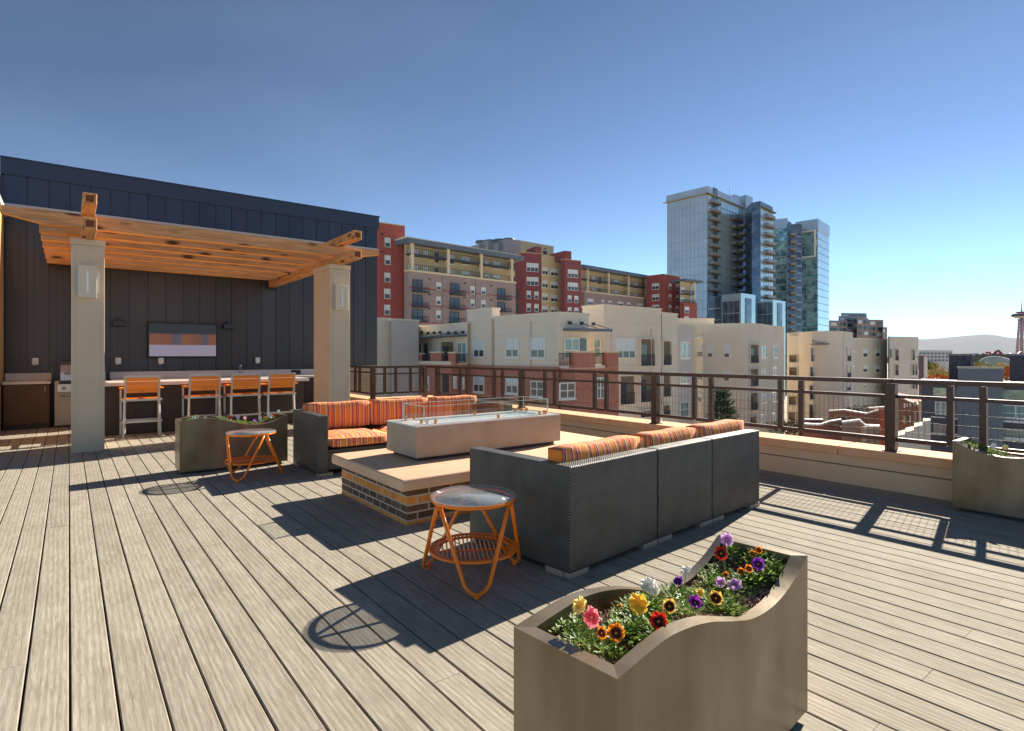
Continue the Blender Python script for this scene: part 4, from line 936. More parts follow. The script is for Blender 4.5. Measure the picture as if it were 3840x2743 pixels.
# spiky conifer behind the sofa cushions
p=at(2706,46); zt=zat(1465,46); t=thing('pine_tree','spiky blue green pine tree seen through the railing above the near sofa','tree',(p.x,p.y,GZ)); rr=random.Random(5)
MB().tube([(p.x,p.y,GZ),(p.x,p.y,zt)],.2,7,taper=[.25,.03]).build('trunk',mat('bark',(.07,.05,.035),.9),t)
b=MB()
for i in range(520):
    f=rr.random(); z=zt-.1-f*4.2; rl=.25+f*.52*2.3+rr.uniform(-.2,.35); a=rr.uniform(0,6.283)
    s0=Vector((p.x,p.y,z)); e=s0+Vector((math.cos(a)*rl,math.sin(a)*rl,.45*rl+rr.uniform(-.1,.25)))
    for k in range(7):
        c0=s0.lerp(e,.35+.65*k/6); dr=(e-s0).normalized()
        for j in range(5):
            dv=(dr+Vector((rr.uniform(-.8,.8),rr.uniform(-.8,.8),rr.uniform(-.5,.8)))).normalized()*.16; sd_=dv.orthogonal().normalized()*.034
            b.add([c0-sd_,c0+sd_,c0+dv],[(0,1,2)])
b.build('crown',mat('pine_needles',(.04,.10,.045),.6,0,(.08,.16,.07),3),t)
# far wooded plain band
b=MB(); rr=random.Random(11)
for i in range(2600):
    d=600+ (rr.random()**1.5)*3200; u=rr.uniform(3380,4100) if i%4 else rr.uniform(-300,4300); p=at(u,d); h=rr.uniform(6,13)*(1+d/4000); 
    for k in range(5):
        q=p+Vector((rr.uniform(-7,7),rr.uniform(-7,7))); s=rr.uniform(4,8); z=GZ+h*rr.uniform(.5,1)
        b.add([(q.x-s,q.y,z-3),(q.x,q.y-s,z-2),(q.x+s,q.y,z-3),(q.x,q.y+s,z-3),(q.x,q.y,z+3)],[(0,1,4),(1,2,4),(2,3,4),(3,0,4)])
b.build('distant_woods',mat('hazy_woods',(.13,.13,.08),.9,0,(.30,.25,.12),.02,lo=.4,hi=.62),kind='stuff',label='hazy treetops of the far plain below the mountains',cat='trees')
# ---- modern dark houses on the right
M_stone=mat('dark_stacked_stone',(.045,.042,.055),.9,0,(.13,.12,.14),3,stretch=(1,1,3.5),bump=.5,bs=6)
M_corr=mat('grey_corrugated_metal',(.20,.22,.25),.5,.3); M_mod=mat('dark_grey_panel',(.10,.105,.125),.7); M_modc=mat('pale_grey_panel',(.42,.40,.33),.8)
dh=thing('dark_stone_chimney_block','dark stacked stone roof block left of the corrugated screen','building',(*at(3600,52),GZ))
d=52; P=[at(3558,d),at(3641,d-1.5),at(3652,d+.3)]; block(dh,P,GZ+6,zat(1335,d),M_stone,back=3,pm=M_corr)
ck=thing('dark_stone_chimney_block','dark stacked stone roof block at the right edge of the photo','building',(*at(3840,52),GZ))
P=[at(3786,d),at(3990,d-2)]; block(ck,P,GZ+6,zat(1334,d),M_stone,back=3,pm=M_corr)
mh=thing('modern_house','modern grey and dark panelled row house with green reflections painted in its windows seen through the railing','house',(*at(3690,46),GZ))
P=[at(3592,47),at(3762,45)]; F=Face(P[0],P[1],mh); zc=zat(1384,46); block(mh,P,CH-8,zc,M_corr,name='roof_screen',back=5,pm=M_modc)
for i in range(26): q=F.L*(i+.3)/26; F.box(MB(),q,q+.04,CH-6,zc,.0,.05).build('rib',M_corr,mh)
P=[at(3455,50),at(4100,42)]; F=Face(P[0],P[1],mh); block(mh,P,GZ,zat(1437,46.5),M_mod,name='facade',back=6,pm=M_corr)
AR=T(3300,1380,4.211)
for q in rects(AR,[(845,315,1055,440),(1700,330,1850,480),(1920,350,2400,500)]): panel(F,*q,mat('glass_painted_reflections',(.50,.56,.46),.12,.3,(.25,.34,.2),1.5),'window',.0,.12)  # mottled green reflections painted into the glass colour
for q in rects(AR,[(870,535,1055,745),(1915,590,2380,800)]): window(F,*q,n=2,style='g',split=.38)
for q in rects(AR,[(850,885,1050,1030),(1900,960,2400,1130)]): panel(F,*q,M_modc,'pale_panel',.0,.15)
for q in rects(AR,[(1195,320,1450,790)]): panel(F,*q,M_corr,'steel_panel',.0,.18)
for q in rects(AR,[(1450,660,1560,1000),(1750,685,1850,1050)]): panel(F,*q,M_paneG,'glass_door',.0,.1)
for q in rects(AR,[(1170,790,1560,822),(1690,822,2400,856),(830,765,1055,785),(830,1020,1055,1040),(1170,1045,1560,1085),(1690,1085,2400,1135)]): panel(F,*q,M_frame,'white_rail',.3,.5)
for q in rects(AR,[(1205,880,1440,1040)]): panel(F,*q,M_dark,'recess',.0,.1)  # recess shade painted as a flat dark panel
# brick town houses between
M_shb=mat('dusky_brick',(.30,.12,.085),.9,0,(.40,.18,.12),3)
bh=thing('brick_town_house','dusky brick town house with narrow white windows below the handrail','house',(*at(3440,70),GZ))
P=[at(3362,78),at(3455,62),at(3500,64)]; block(bh,P,GZ,zat(1500,72),M_shb,back=10,pm=M_belt); F=Face(P[0],P[1],bh)
for q in rects(AR,[(385,560,410,635),(430,560,450,620),(475,555,505,615),(540,540,585,600),(385,755,410,865),(430,755,450,865),(475,755,500,865),(555,690,590,850)]): panel(F,*q,M_pane,'window')
for q in rects(AR,[(410,755,430,880),(655,520,680,880),(760,530,790,870)]): panel(F,*q,M_belt,'pilaster',.0,.25)
AB=T(2880,1420,4.373)
gw=thing('brick_garden_walls','low red brown brick terrace walls with curved sunlit coping','wall',(*at(3200,60),GZ))
def gwall(pts,d0,d1,zdrop=7,m=None):
    n=len(pts); P=[]
    for i,(x,y) in enumerate(pts):
        u,v=AB(x,y); d=d0+(d1-d0)*i/(n-1); p=at(u,d); P.append((p,zat(v,d)))
    for (p,z),(q,z2) in zip(P[:-1],P[1:]):
        e=p.normalized()*.35
        b=MB(); b.add([(p.x,p.y,GZ),(q.x,q.y,GZ),(q.x,q.y,z2),(p.x,p.y,z),(p.x+e.x,p.y+e.y,GZ),(q.x+e.x,q.y+e.y,GZ),(q.x+e.x,q.y+e.y,z2),(p.x+e.x,p.y+e.y,z)],[(0,1,2,3),(5,4,7,6),(3,2,6,7),(4,0,3,7),(1,5,6,2)])
        b.build('wall_section',m or M_shb,gw)
        f=p.normalized()*.12
        b=MB(); b.obox((p.x-f.x,p.y-f.y,z+.002),((q-p).x,(q-p).y,z2-z),(e.x*1.8,e.y*1.8,0),(0,0,.14)); b.build('coping',M_frame,gw)
gwall([(560,765),(860,775),(1020,720),(1200,690)],46,52); gwall([(1000,545),(1250,530),(1430,560),(1620,590),(1820,530)],62,54); gwall([(1640,500),(1960,480)],60,57)
gwall([(1210,735),(1500,700),(1600,790),(1830,800)],44,44,m=mat('tan_brick',(.36,.22,.15),.9)); gwall([(500,690),(900,690)],54,56)
for x0 in (1590,1700,1790): q=AB(x0,790); p=at(q[0],43); MB().box(p.x-.18,p.y-.18,GZ,p.x+.18,p.y+.18,zat(q[1],43)).build('pier',mat('tan_brick_pier',(.45,.30,.20),.9),gw)
sw=thing('sunlit_retaining_wall','pale curved retaining wall catching the sun below the right handrail bay','wall',(*at(3430,40),GZ))
pp=[(260,1060),(400,1040),(540,1000),(680,940),(800,880)]; 
for (x0,y0),(x1,y1) in zip(pp[:-1],pp[1:]):
    u0_,v0_=AR(x0,y0); u1_,v1_=AR(x1,y1); a_=at(u0_,40+(x0-260)*.008); b_=at(u1_,40+(x1-260)*.008)
    MB().obox((a_.x,a_.y,GZ),((b_-a_).x,(b_-a_).y,0),(a_.normalized().x*3,a_.normalized().y*3,0),(0,0,zat((v0_+v1_)/2,41)-GZ)).build('wall_section',mat('pale_concrete',(.60,.55,.46),.9),sw)
# planting strips on the lower terraces
b=MB(); rr=random.Random(21)
for (x,y,d) in [(300,700,60),(360,740,58),(420,720,58),(1300,510,66),(1400,480,66),(1480,500,66),(1250,640,55),(1180,660,54),(1420,740,48),(1700,470,62),(120,740,60)]:
    u,v=AB(x,y); p=at(u,d); leaf_cloud(b,(p.x,p.y,zat(v,d)-.5),1.3,260,.12,rr,.6)
b.build('terrace_shrubs',mat('shrub_leaves',(.05,.07,.03),.8,0,(.13,.12,.07),2),kind='stuff',label='dark shrubs growing along the brick terrace walls',cat='shrubs')
# ================================================================== PERGOLA
PG=thing('pergola','cedar pergola on two taupe metal pillars in front of the navy wall','pergola',(2,12,0))
for (x0,x1) in ((.03,.40),(3.62,3.98)):
    o=bevel(MB().box(x0,9.83,0,x1,10.68,2.86).build('pillar',M_pillar,PG),.004,1,False)
    MB().box(x0-.012,9.818,2.862,x1+.012,10.692,2.945).build('pillar_cap',M_pillar,o)
    MB().box(x0+.045,9.822,.0,x1-.045,9.829,2.80).build('face_panel',M_pillar,o)
def beam(x0,x1,y0,y1,z0,z1,m,nm,metal_end=True):
    o=bevel(MB().box(x0,y0,z0,x1,y1,z1).build(nm,m,PG),.007,1,False)
    if metal_end:
        b=MB(); c=.032
        b.box(x0+c,y0-.004,z0+c,x1-c,y0+.001,z1-c); b.build('end_plate',mat('charred_end_grain',(.16,.05,.02),.8),o)
    return o
for xa in (.14,3.72):
    beam(xa,xa+.15,9.05,WY-.03,2.947,3.097,M_woodY,'main_beam')
    MB().box(xa-.03,WY-.10,2.90,xa+.18,WY-.027,3.12).build('wall_bracket',M_black,PG)
    beam(xa,xa+.15,9.05,WY-.1,3.270,3.415,M_woodY,'top_beam')
for i in range(7):
    y=9.84+i*.685; y1=y+.13
    if i==0:
        b=MB(); b.add([(-.68,y,3.185),(-.68,y,3.283),(4.55,y,3.283),(4.55,y,3.20),(4.0,y,3.10),(-.27,y,3.10)]+[(-.68,y1,3.185),(-.68,y1,3.283),(4.55,y1,3.283),(4.55,y1,3.20),(4.0,y1,3.10),(-.27,y1,3.10)],
            [(5,4,3,2,1,0),(6,7,8,9,10,11)]+[(k,(k+1)%6,6+(k+1)%6,6+k) for k in range(6)])
        o=b.build('rafter',[M_woodX,M_bounce],PG)
    else: o=bevel(MB().box(-.33,y,3.099,3.97,y1,3.268).build('rafter',[M_woodX,M_bounce],PG),.004,1,False)
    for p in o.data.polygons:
        if p.normal.z<-.5: p.material_index=1  # undersides get the painted bounce colour
# lamps on the pillars
for x0,lb in ((.205,'flat rectangular wall lamp on the left pergola pillar'),(3.80,'flat rectangular wall lamp on the right pergola pillar')):
    t=thing('wall_lamp',lb,'lamp',(x0,9.82,2.35),group='wall lamps on the pergola pillars')
    bevel(MB().box(x0-.105,9.725,2.13,x0+.105,9.79,2.575).build('housing',M_lampbox,t),.004,1,False)
    MB().box(x0-.13,9.79,2.2,x0+.13,9.817,2.5).build('backplate',M_black if False else M_band,t); MB().box(x0-.013,9.721,2.20,x0+.013,9.7245,2.50).build('light_slot',M_slot,t)
# ================================================================== WALL FITTINGS
t=thing('television','flat screen television on the navy wall above the bar','television',(1.96,WY-.09,1.66))
bevel(MB().box(1.30,WY-.12,1.285,2.63,WY-.05,2.045).build('casing',M_black,t),.006,1,False)
def tvscreen():  # reflection of the deck painted as a faint glow on the screen
    m=bpy.data.materials.new('screen_painted_reflection'); m.use_nodes=True; n=m.node_tree.nodes; l=m.node_tree.links; b=n['Principled BSDF']
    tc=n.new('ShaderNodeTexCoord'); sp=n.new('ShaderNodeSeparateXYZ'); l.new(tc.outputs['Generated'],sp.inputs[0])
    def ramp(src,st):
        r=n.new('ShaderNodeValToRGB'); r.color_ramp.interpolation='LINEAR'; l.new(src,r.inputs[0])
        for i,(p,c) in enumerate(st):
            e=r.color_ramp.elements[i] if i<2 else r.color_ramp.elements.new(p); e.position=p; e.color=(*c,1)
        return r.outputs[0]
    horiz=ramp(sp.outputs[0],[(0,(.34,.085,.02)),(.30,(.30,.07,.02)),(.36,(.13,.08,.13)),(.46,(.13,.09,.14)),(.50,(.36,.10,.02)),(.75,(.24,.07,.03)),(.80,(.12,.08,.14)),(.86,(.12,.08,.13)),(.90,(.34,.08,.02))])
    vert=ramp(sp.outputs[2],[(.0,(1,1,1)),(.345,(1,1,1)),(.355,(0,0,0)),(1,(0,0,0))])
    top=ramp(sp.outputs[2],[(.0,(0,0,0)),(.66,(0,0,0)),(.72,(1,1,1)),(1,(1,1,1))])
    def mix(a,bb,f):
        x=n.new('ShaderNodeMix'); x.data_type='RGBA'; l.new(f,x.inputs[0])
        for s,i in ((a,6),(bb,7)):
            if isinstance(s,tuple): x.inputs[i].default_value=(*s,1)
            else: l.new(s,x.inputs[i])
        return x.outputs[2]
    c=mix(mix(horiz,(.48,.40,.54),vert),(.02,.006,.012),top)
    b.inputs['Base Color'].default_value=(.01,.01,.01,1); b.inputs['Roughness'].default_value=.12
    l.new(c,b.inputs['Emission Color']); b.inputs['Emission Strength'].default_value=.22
    return m
MB().box(1.335,WY-.125,1.32,2.595,WY-.121,2.01).build('screen',tvscreen(),t)
for xc,lb in ((.80,'small black wall speaker left of the television'),(2.84,'small black wall speaker right of the television')):
    t=thing('wall_speaker',lb,'speaker',(xc,WY-.06,2.0),group='speakers beside the television')
    bevel(MB().box(xc-.10,WY-.20,1.93,xc+.12,WY-.055,2.05).build('cabinet',M_black,t),.01,2); MB().box(xc-.02,WY-.10,2.0,xc+.03,WY-.03,2.12).build('bracket',M_steelk,t); MB().box(xc-.09,WY-.206,1.94,xc+.11,WY-.2005,2.04).build('grille',M_steelk,t)
for xc,lb in ((-.50,'white outlet cover on the navy wall above the left counter'),(.80,'white outlet cover on the wall just right of the left pillar'),(1.55,'white outlet cover under the television'),(3.48,'white outlet cover on the wall right of the faucet')):
    t=thing('outlet_cover',lb,'outlet cover',(xc,WY-.03,1.2),group='weatherproof outlet covers on the navy wall')
    bevel(MB().box(xc-.05,WY-.11,1.16,xc+.05,WY-.03,1.29).build('cover',M_frame,t),.012,2); MB().box(xc-.03,WY-.13,1.145,xc+.0,WY-.075,1.159).build('cable_hood',M_frame,t)
# ================================================================== COUNTERS
BC=thing('back_counter','long pale counter with splashback and dark cabinets against the navy wall','counter',(2.5,13.8,0))
for xa,xb,cm in ((-.93,-.26,M_cabB),(.66,5.0,M_cab)):
    bevel(MB().box(xa,13.48,.815,xb,WY-.062,.865).build('countertop',M_white,BC),.004,1,False)
    MB().box(xa,WY-.085,.866,xb,WY-.061,1.0).build('splashback',M_white,BC)
    k=1 if xa<0 else 7
    for i in range(k):
        w_=(xb-xa-.04)/k; xx=xa+.02+i*w_; o=MB().box(xx+.004,13.52,.10,xx+w_-.004,13.545,.805).build('cabinet_door',cm,BC)
        MB().tube([(xx+w_-.06,13.50,.62),(xx+w_-.06,13.50,.76)],.008,6).build('handle',M_steel,o)
    MB().box(xa+.01,13.546,.0,xb-.01,WY-.07,.81).build('cabinet_body',M_cab,BC)
t=thing('control_panel','small black display panel in the pale splashback at the right end','display',(4.35,WY-.09,.94)); bevel(MB().box(4.24,WY-.105,.885,4.46,WY-.087,.985).build('housing',M_black,t),.003,1,False); MB().box(4.27,WY-.1085,.90,4.43,WY-.1055,.97).build('display',M_dark,t)
t=thing('faucet','tall chrome faucet behind the third bar stool','faucet',(3.05,13.9,.865))
MB().tube([(3.05,13.9,.866),(3.05,13.9,1.08),(3.05,13.88,1.12),(3.05,13.8,1.13),(3.05,13.76,1.09)],.014,8).build('spout',M_steel,t); MB().tube([(3.05,13.9,.866),(3.05,13.9,.90)],.03,10).build('base',M_steel,t); MB().tube([(3.06,13.9,.93),(3.16,13.88,.95)],.01,6).build('handle',M_steel,t)
BA=thing('bar_counter','pale topped bar island with dark front behind the orange stools','bar',(2.2,12,0))
bevel(MB().box(.30,11.48,.825,3.80,12.42,.885).build('countertop',M_white,BA),.005,2,False)
for i in range(6): MB().box(.34+i*.567,11.60,.02,.34+(i+1)*.567-.004,11.62,.82).build('front_panel',M_cab,BA)
MB().box(.34,11.621,.0,3.74,12.36,.82).build('body',M_cab,BA)
# grill
G=thing('gas_grill','stainless steel gas grill half hidden behind the left pillar','grill',(.15,13.8,0))
bevel(MB().box(-.205,13.47,.03,.60,WY-.1,.86).build('cabinet',mat('warm_steel',(.42,.35,.27),.4,.5),G),.006,1,False)
MB().box(-.13,13.445,.06,.56,13.469,.60).build('door',mat('warm_steel',(.42,.35,.27),.4,.5),G); MB().tube([(-.12,13.41,.585),(.55,13.41,.585)],.013,8).build('door_handle',M_steel,G)
MB().box(-.16,13.43,.66,.57,13.469,.80).build('control_panel',M_steel,G)
for i in range(5):
    o=MB().tube([(-.07+i*.13,13.43,.73),(-.07+i*.13,13.385,.73)],.028,14).build('knob',M_steelk,G); MB().tube([(-.07+i*.13,13.384,.73),(-.07+i*.13,13.372,.73)],.02,12).build('knob_face',M_steel,o)
MB().box(-.14,13.44,.805,.57,13.5,.862).build('drip_rail',M_steelk,G)
b=MB(); pr=[(13.48,.87),(13.50,1.02),(13.58,1.15),(13.72,1.22),(13.95,1.22),(14.02,1.10),(14.02,.87)]; n=len(pr)
b.add([(-.12,y,z) for y,z in pr]+[(.56,y,z) for y,z in pr],[tuple(range(n))[::-1],tuple(range(n,2*n))]+[(i,(i+1)%n,n+(i+1)%n,n+i) for i in range(n)]); b.build('hood',M_steel,G)
MB().tube([(-.06,13.44,1.0),(.50,13.44,1.0)],.014,8).build('hood_handle',M_steel,G)
# ================================================================== STOOLS
def stool(label):
    t=thing('bar_stool',label,'bar stool',(0,0,0),group='bar stools in a row at the counter'); w_=.27; dp=.40
    def tb(pts,nm='leg',r=.014): return MB().tube(pts,r,6).build(nm,M_alu,t)
    def sq(p,q,nm,a=.03,c=.03): return MB().bar(p,q,a,c).build(nm,M_alu,t)
    for s in (-1,1):
        sq((s*(w_-.02),0,0),(s*(w_-.035),.02,.60),'leg'); sq((s*(w_-.035),.02,.60),(s*(w_-.035),-.035,1.0),'back_upright')
        sq((s*w_,dp,0),(s*w_,dp,.785),'leg'); sq((s*w_,.02,.60),(s*w_,dp,.60),'seat_rail'); sq((s*w_,.01,.25),(s*w_,dp,.25),'side_stretcher')
        o=bevel(MB().box(s*w_-.03,-.01,.786,s*w_+.03,dp+.02,.81).build('armrest',M_slat,t),.006,2)
    sq((-w_+.02,-.036,.993),(w_-.02,-.036,.993),'top_rail'); sq((-w_,.012,.25),(w_,.012,.25),'footrest'); sq((-w_,dp,.25),(w_,dp,.25),'front_stretcher'); sq((-w_,.02,.605),(w_,.02,.605),'rear_seat_rail')
    for i in range(4):
        z=.725+i*.063; f=(z-.6)/.4; yb=.02-.055*f; bevel(MB().box(-w_+.05,yb-.022,z,w_-.05,yb-.004,z+.059).build('back_slat',M_slat,t),.002,1,False)
    for i in range(5):
        y=.045+i*.075; dzz=-.012*math.sin(math.pi*(i+.5)/5); bevel(MB().box(-w_+.018,y,.618+dzz,w_-.018,y+.068,.636+dzz).build('seat_slat',M_slat,t),.003,1,False)
    MB().box(-.014,-.012-.012,.748,.014,-.008-.012,.757).build('badge',M_steelk,t)
    return t
def copy_tree(o,parent=None):
    c=o.copy(); C.objects.link(c); c.parent=parent
    for ch in list(o.children): copy_tree(ch,c)
    return c
st0=stool('orange slatted bar stool standing alone nearest the left pillar')
pos=[(.955,11.10,.0,None),(1.88,11.16,.03,'orange slatted bar stool second from the left pillar, left of the close group of three'),(2.56,11.22,.02,'orange slatted bar stool in front of the faucet, middle of the close group of three'),(3.20,11.24,.05,'orange slatted bar stool nearest the right pillar')]
stools=[st0]+[copy_tree(st0) for _ in pos[1:]]
for o,(x,y,rz,lb) in zip(stools,pos):
    o.location=(x,y,0); o.rotation_euler=(0,0,rz)
    if lb: o['label']=lb
# ================================================================== FIRE PIT PLINTH
FP=thing('fire_pit_plinth','low brick plinth with cast stone slab under the fire table','fire pit',(3.4,4.8,0))
X0,X1,Y0,Y1=2.09,4.86,4.02,5.37
MB().box(X0+.003,Y0+.003,0,X1-.003,Y1-.003,.285).build('mortar_core',M_mortar,FP)
me_cache={}
def brick_mesh(L,h,m):
    k=(round(L,3),round(h,3),m.name)
    if k not in me_cache:
        b=MB(); c=.003; w_=.05
        b.box(-L/2,-w_/2,0,L/2,w_/2,h); me=b.mesh('brick',m); bm=bmesh.new(); bm.from_mesh(me); bmesh.ops.bevel(bm,geom=bm.edges[:],offset=c,segments=1,affect='EDGES'); bm.to_mesh(me); bm.free(); me_cache[k]=me
    return me_cache[k]
rm=ROOT[FP.name].inverted()
courses=[(.0,.030,M_brickO,.0),(.042,.050,M_brickD,.5),(.104,.050,M_brickD,0),(.166,.054,M_brickO,.5),(.232,.05,M_brickD,0)]
def course_row(a,bq,axis,fixed,z,h,m,sh,out):
    P=.205 if axis==0 else .148; x=a; first=True
    while x<bq-.02:
        L=P-.013 if not (first and sh) else P/2-.013
        e=min(x+L,bq); 
        if e-x>.03:
            c=(x+e)/2; pr=R.uniform(-.0015,.0015)
            p=rm@(Vector((c,fixed+out*pr,z)) if axis==0 else Vector((fixed+out*pr,c,z)))
            inst('brick',brick_mesh(e-x,h,m),FP,p,(0,0,0 if axis==0 else math.pi/2))
        x=e+.013; first=False
for z,h,m,sh in courses:
    course_row(X0+.0,X1,0,Y0+.025,z+.001,h,m,sh,1); course_row(X0,X1,0,Y1-.025,z+.001,h,m,sh,1)
    course_row(Y0+.052,Y1-.052,1,X0+.025,z+.001,h,m,not sh,1); course_row(Y0+.052,Y1-.052,1,X1-.025,z+.001,h,m,not sh,1)
o=MB().box(2.015,3.955,.286,4.93,5.45,.380).build('stone_slab',M_slab,FP); bevel(o,.022,4)
# fire table
FT=thing('fire_table','long rectangular fire table with glass wind guard on the brick plinth','fire table',(3.33,4.83,.38))
fx0,fx1,fy0,fy1,fz0,fz1=2.455,4.205,4.54,5.145,.415,.690
MB().box(fx0+.05,fy0+.05,.382,fx1-.05,fy1-.05,.414).build('plinth_feet',M_steelk,FT)
bevel(MB().box(fx0,fy0,fz0,fx1,fy1,fz1).build('body',M_conc,FT),.004,2,False)
b=MB(); wg=.15
b.box(fx0,fy0,fz1+.001,fx1,fy0+wg,fz1+.014); b.box(fx0,fy1-wg,fz1+.001,fx1,fy1,fz1+.014); b.box(fx0,fy0+wg,fz1+.001,fx0+.2,fy1-wg,fz1+.014); b.box(fx1-.2,fy0+wg,fz1+.001,fx1,fy1-wg,fz1+.014)
b.build('glass_ledge',M_ledge,FT)
MB().box(fx0+.2,fy0+wg,fz1+.001,fx1-.2,fy1-wg,fz1+.006).build('burner_tray',M_media,FT)
gx0,gx1,gy0,gy1=fx0+.13,fx1-.10,fy0+.09,fy1-.09; gz0,gz1=fz1+.03,fz1+.175
for bx in ((gx0,gy0,gx1,gy0+.007),(gx0,gy1-.007,gx1,gy1),(gx0,gy0+.012,gx0+.007,gy1-.012),(gx1-.007,gy0+.012,gx1,gy1-.012)):
    o=MB().box(bx[0],bx[1],gz0,bx[2],bx[3],gz1).build('glass_panel',M_tglass,FT)
    b=MB().box(bx[0],bx[1],gz1+.0005,bx[2],bx[3],gz1+.004); lx=bx[2]-bx[0]>.1
    for e_ in (0,1):
        if lx: xx=bx[0]-.003 if not e_ else bx[2]; b.box(xx,bx[1],gz0,xx+.003,bx[3],gz1)
        else: yy=bx[1]-.003 if not e_ else bx[3]; b.box(bx[0],yy,gz0,bx[2],yy+.003,gz1)
    b.build('polished_edge',mat('glass_edge',(.50,.68,.62),.2),o)
cl=mat('copper_clip',(.70,.26,.10),.3,.6)
for x in (gx0+.03,gx0+.12,gx0+.85,gx1-.12,gx1-.03):
    for y in (gy0-.004,gy1-.006): bevel(MB().box(x-.012,y-.004,fz1+.015,x+.012,y+.016,fz1+.05).build('clip',M_steel if x<gx0+.1 else cl,FT),.003,1,False)
for x in (gx0-.003,gx1-.006):
    for y in (gy0+.06,gy1-.06): MB().box(x-.004,y-.012,fz1+.015,x+.014,y+.012,fz1+.05).build('clip',cl,FT)
# ================================================================== SOFAS (three loose sections each)
def cushion(x0,y0,z0,x1,y1,z1,parent,nm,rd=.045,tilt=0):
    b=MB(); nx,ny,nz=6,3,3
    o=MB().box(x0,y0,z0,x1,y1,z1).build(nm,M_strip,parent)
    bm=bmesh.new(); bm.from_mesh(o.data); bmesh.ops.subdivide_edges(bm,edges=bm.edges[:],cuts=5,use_grid_fill=True)
    cx,cy,cz=(x0+x1)/2,(y0+y1)/2,(z0+z1)/2; rmi=ROOT[parent.name].inverted(); cc=rmi@Vector((cx,cy,cz)); hx,hy,hz=(x1-x0)/2,(y1-y0)/2,(z1-z0)/2
    rr=random.Random(int(x0*100)); ph=rr.uniform(0,6)
    for v in bm.verts:
        p=v.co-cc; # local axes are unrotated in builder space
        a=[max(-1,min(1,p.x/hx)),max(-1,min(1,p.y/hy)),max(-1,min(1,p.z/hz))]
        k=3.2
        q=[abs(c)**1 for c in a]
        L=(sum(c**16 for c in q))**(1/16.0)
        sc=1/L if L>1 else 1
        h_=[hx,hy,hz]; m=min(h_)
        r=[ (a[i]*h_[i]) for i in range(3)]
        # pull corners in by at most rd
        for i in range(3):
            others=[abs(a[j]) for j in range(3) if j!=i]
            pull=rd*(max(0,max(others)-.62)/.38)**2 if abs(a[i])>.9 else 0
            r[i]-=math.copysign(pull,a[i])
        bulge=.010*math.sin(a[0]*2.2+ph)*(1-abs(a[0]))
        r[2]+=bulge*(1 if a[2]>0 else 0); r[1]+= -.012*(1-a[0]**2)*(1-a[2]**2)*(1 if a[1]<0 else -1)
        v.co=cc+Vector(r)
    for f in bm.faces: f.smooth=True
    bm.to_mesh(o.data); bm.free(); return o
SH=.672
def sofa_piece(label,grp,L,arm=None,depth=.93,loc=(0,0,0),rz=0,facing=1,name='sofa_section',seat=True):
    """local frame: back along x at y=0..bt (facing=+1: seat towards +y), arm at left or right end"""
    t=bpy.data.objects.new(name,None); C.objects.link(t); props(t,label,'sofa',grp); ROOT[t.name]=Matrix.Identity(4)
    f=facing; bt=.12; at_=.115
    def B(x0,y0,z0,x1,y1,z1,nm,m=M_wick,bv=.008):
        ya,yb=sorted((y0*f,y1*f)); o=MB().box(x0,ya,z0,x1,yb,z1).build(nm,m,t); 
        if bv: bevel(o,bv,2,False)
        return o
    x0,x1=0,L
    if arm is None: B(0,0,.035,L,bt,SH,'frame')
    else:
        pl_=[(0,0),(L,0),(L,bt),(at_,bt),(at_,depth),(0,depth)]; x0=at_+.001
        if arm=='r': pl_=[(L-x,y) for x,y in pl_]; x0=0; x1=L-at_-.001
        bevel(MB().prism([(x,y*f) for x,y in pl_],.035,SH).build('frame',M_wick,t),.008,2,False)
    B(x0,bt+.001,.06,x1,depth-.03,.285,'seat_base')
    ys=sorted(((bt+.02)*f,(depth-.0)*f)); cushion(x0+.01,ys[0],.287,x1-.01,ys[1],.425,t,'seat_cushion',.04)
    ys=sorted(((bt+.004)*f,(bt+.15)*f)); 
    c0,c1=(x0+.005 if arm!='l' else at_*.6,x1-.005)
    cushion(c0,ys[0],.43,c1,ys[1],SH+.088,t,'back_cushion',.012)
    for (fx,fy) in ((0,0),(L-.17,0)):
        ya,yb=sorted(((-.004)*f,.05*f)); bevel(MB().box(fx,ya,.0,fx+.17,yb,.034).build('foot',M_shoe,t),.003,1,False)
        ya,yb=sorted(((depth-.06)*f,(depth-.01)*f)); MB().box(fx,ya,.0,fx+.17,yb,.034).build('foot',M_shoe,t)
    if arm:
        fx=-.004 if arm=='l' else L-.046; MB().box(fx,min(.051*f,.2*f),.0,fx+.05,max(.051*f,.2*f),.034).build('foot',M_shoe,t)
    t.location=loc; t.rotation_euler=(0,0,rz); return t
g1='wicker sofa sections with backs to the camera'
sofa_piece('dark wicker corner sofa section with arm nearest the orange side table',g1,.935,'l',.96,(2.362,2.466,0),rad(5.0))
sofa_piece('dark wicker sofa section in the middle of the near sofa, seen from behind',g1,.735,None,.93,(3.309,2.550,0),rad(3.4))
sofa_piece('dark wicker sofa section at the far right end of the near sofa',g1,.80,None,.93,(4.057,2.596,0),rad(3.2))
g2='wicker sofa sections facing the camera'
sofa_piece('dark wicker corner sofa section with arm beside the wavy planter',g2,.90,'l',.97,(2.185,7.20,0),rad(-1.5),-1)
sofa_piece('dark wicker sofa section in the middle of the far sofa behind the fire table',g2,.84,None,.93,(3.092,7.175,0),rad(-1.5),-1)
sofa_piece('dark wicker sofa section with right hand arm at the far end of the far sofa',g2,.90,'r',.97,(3.94,7.152,0),rad(-1.5),-1)
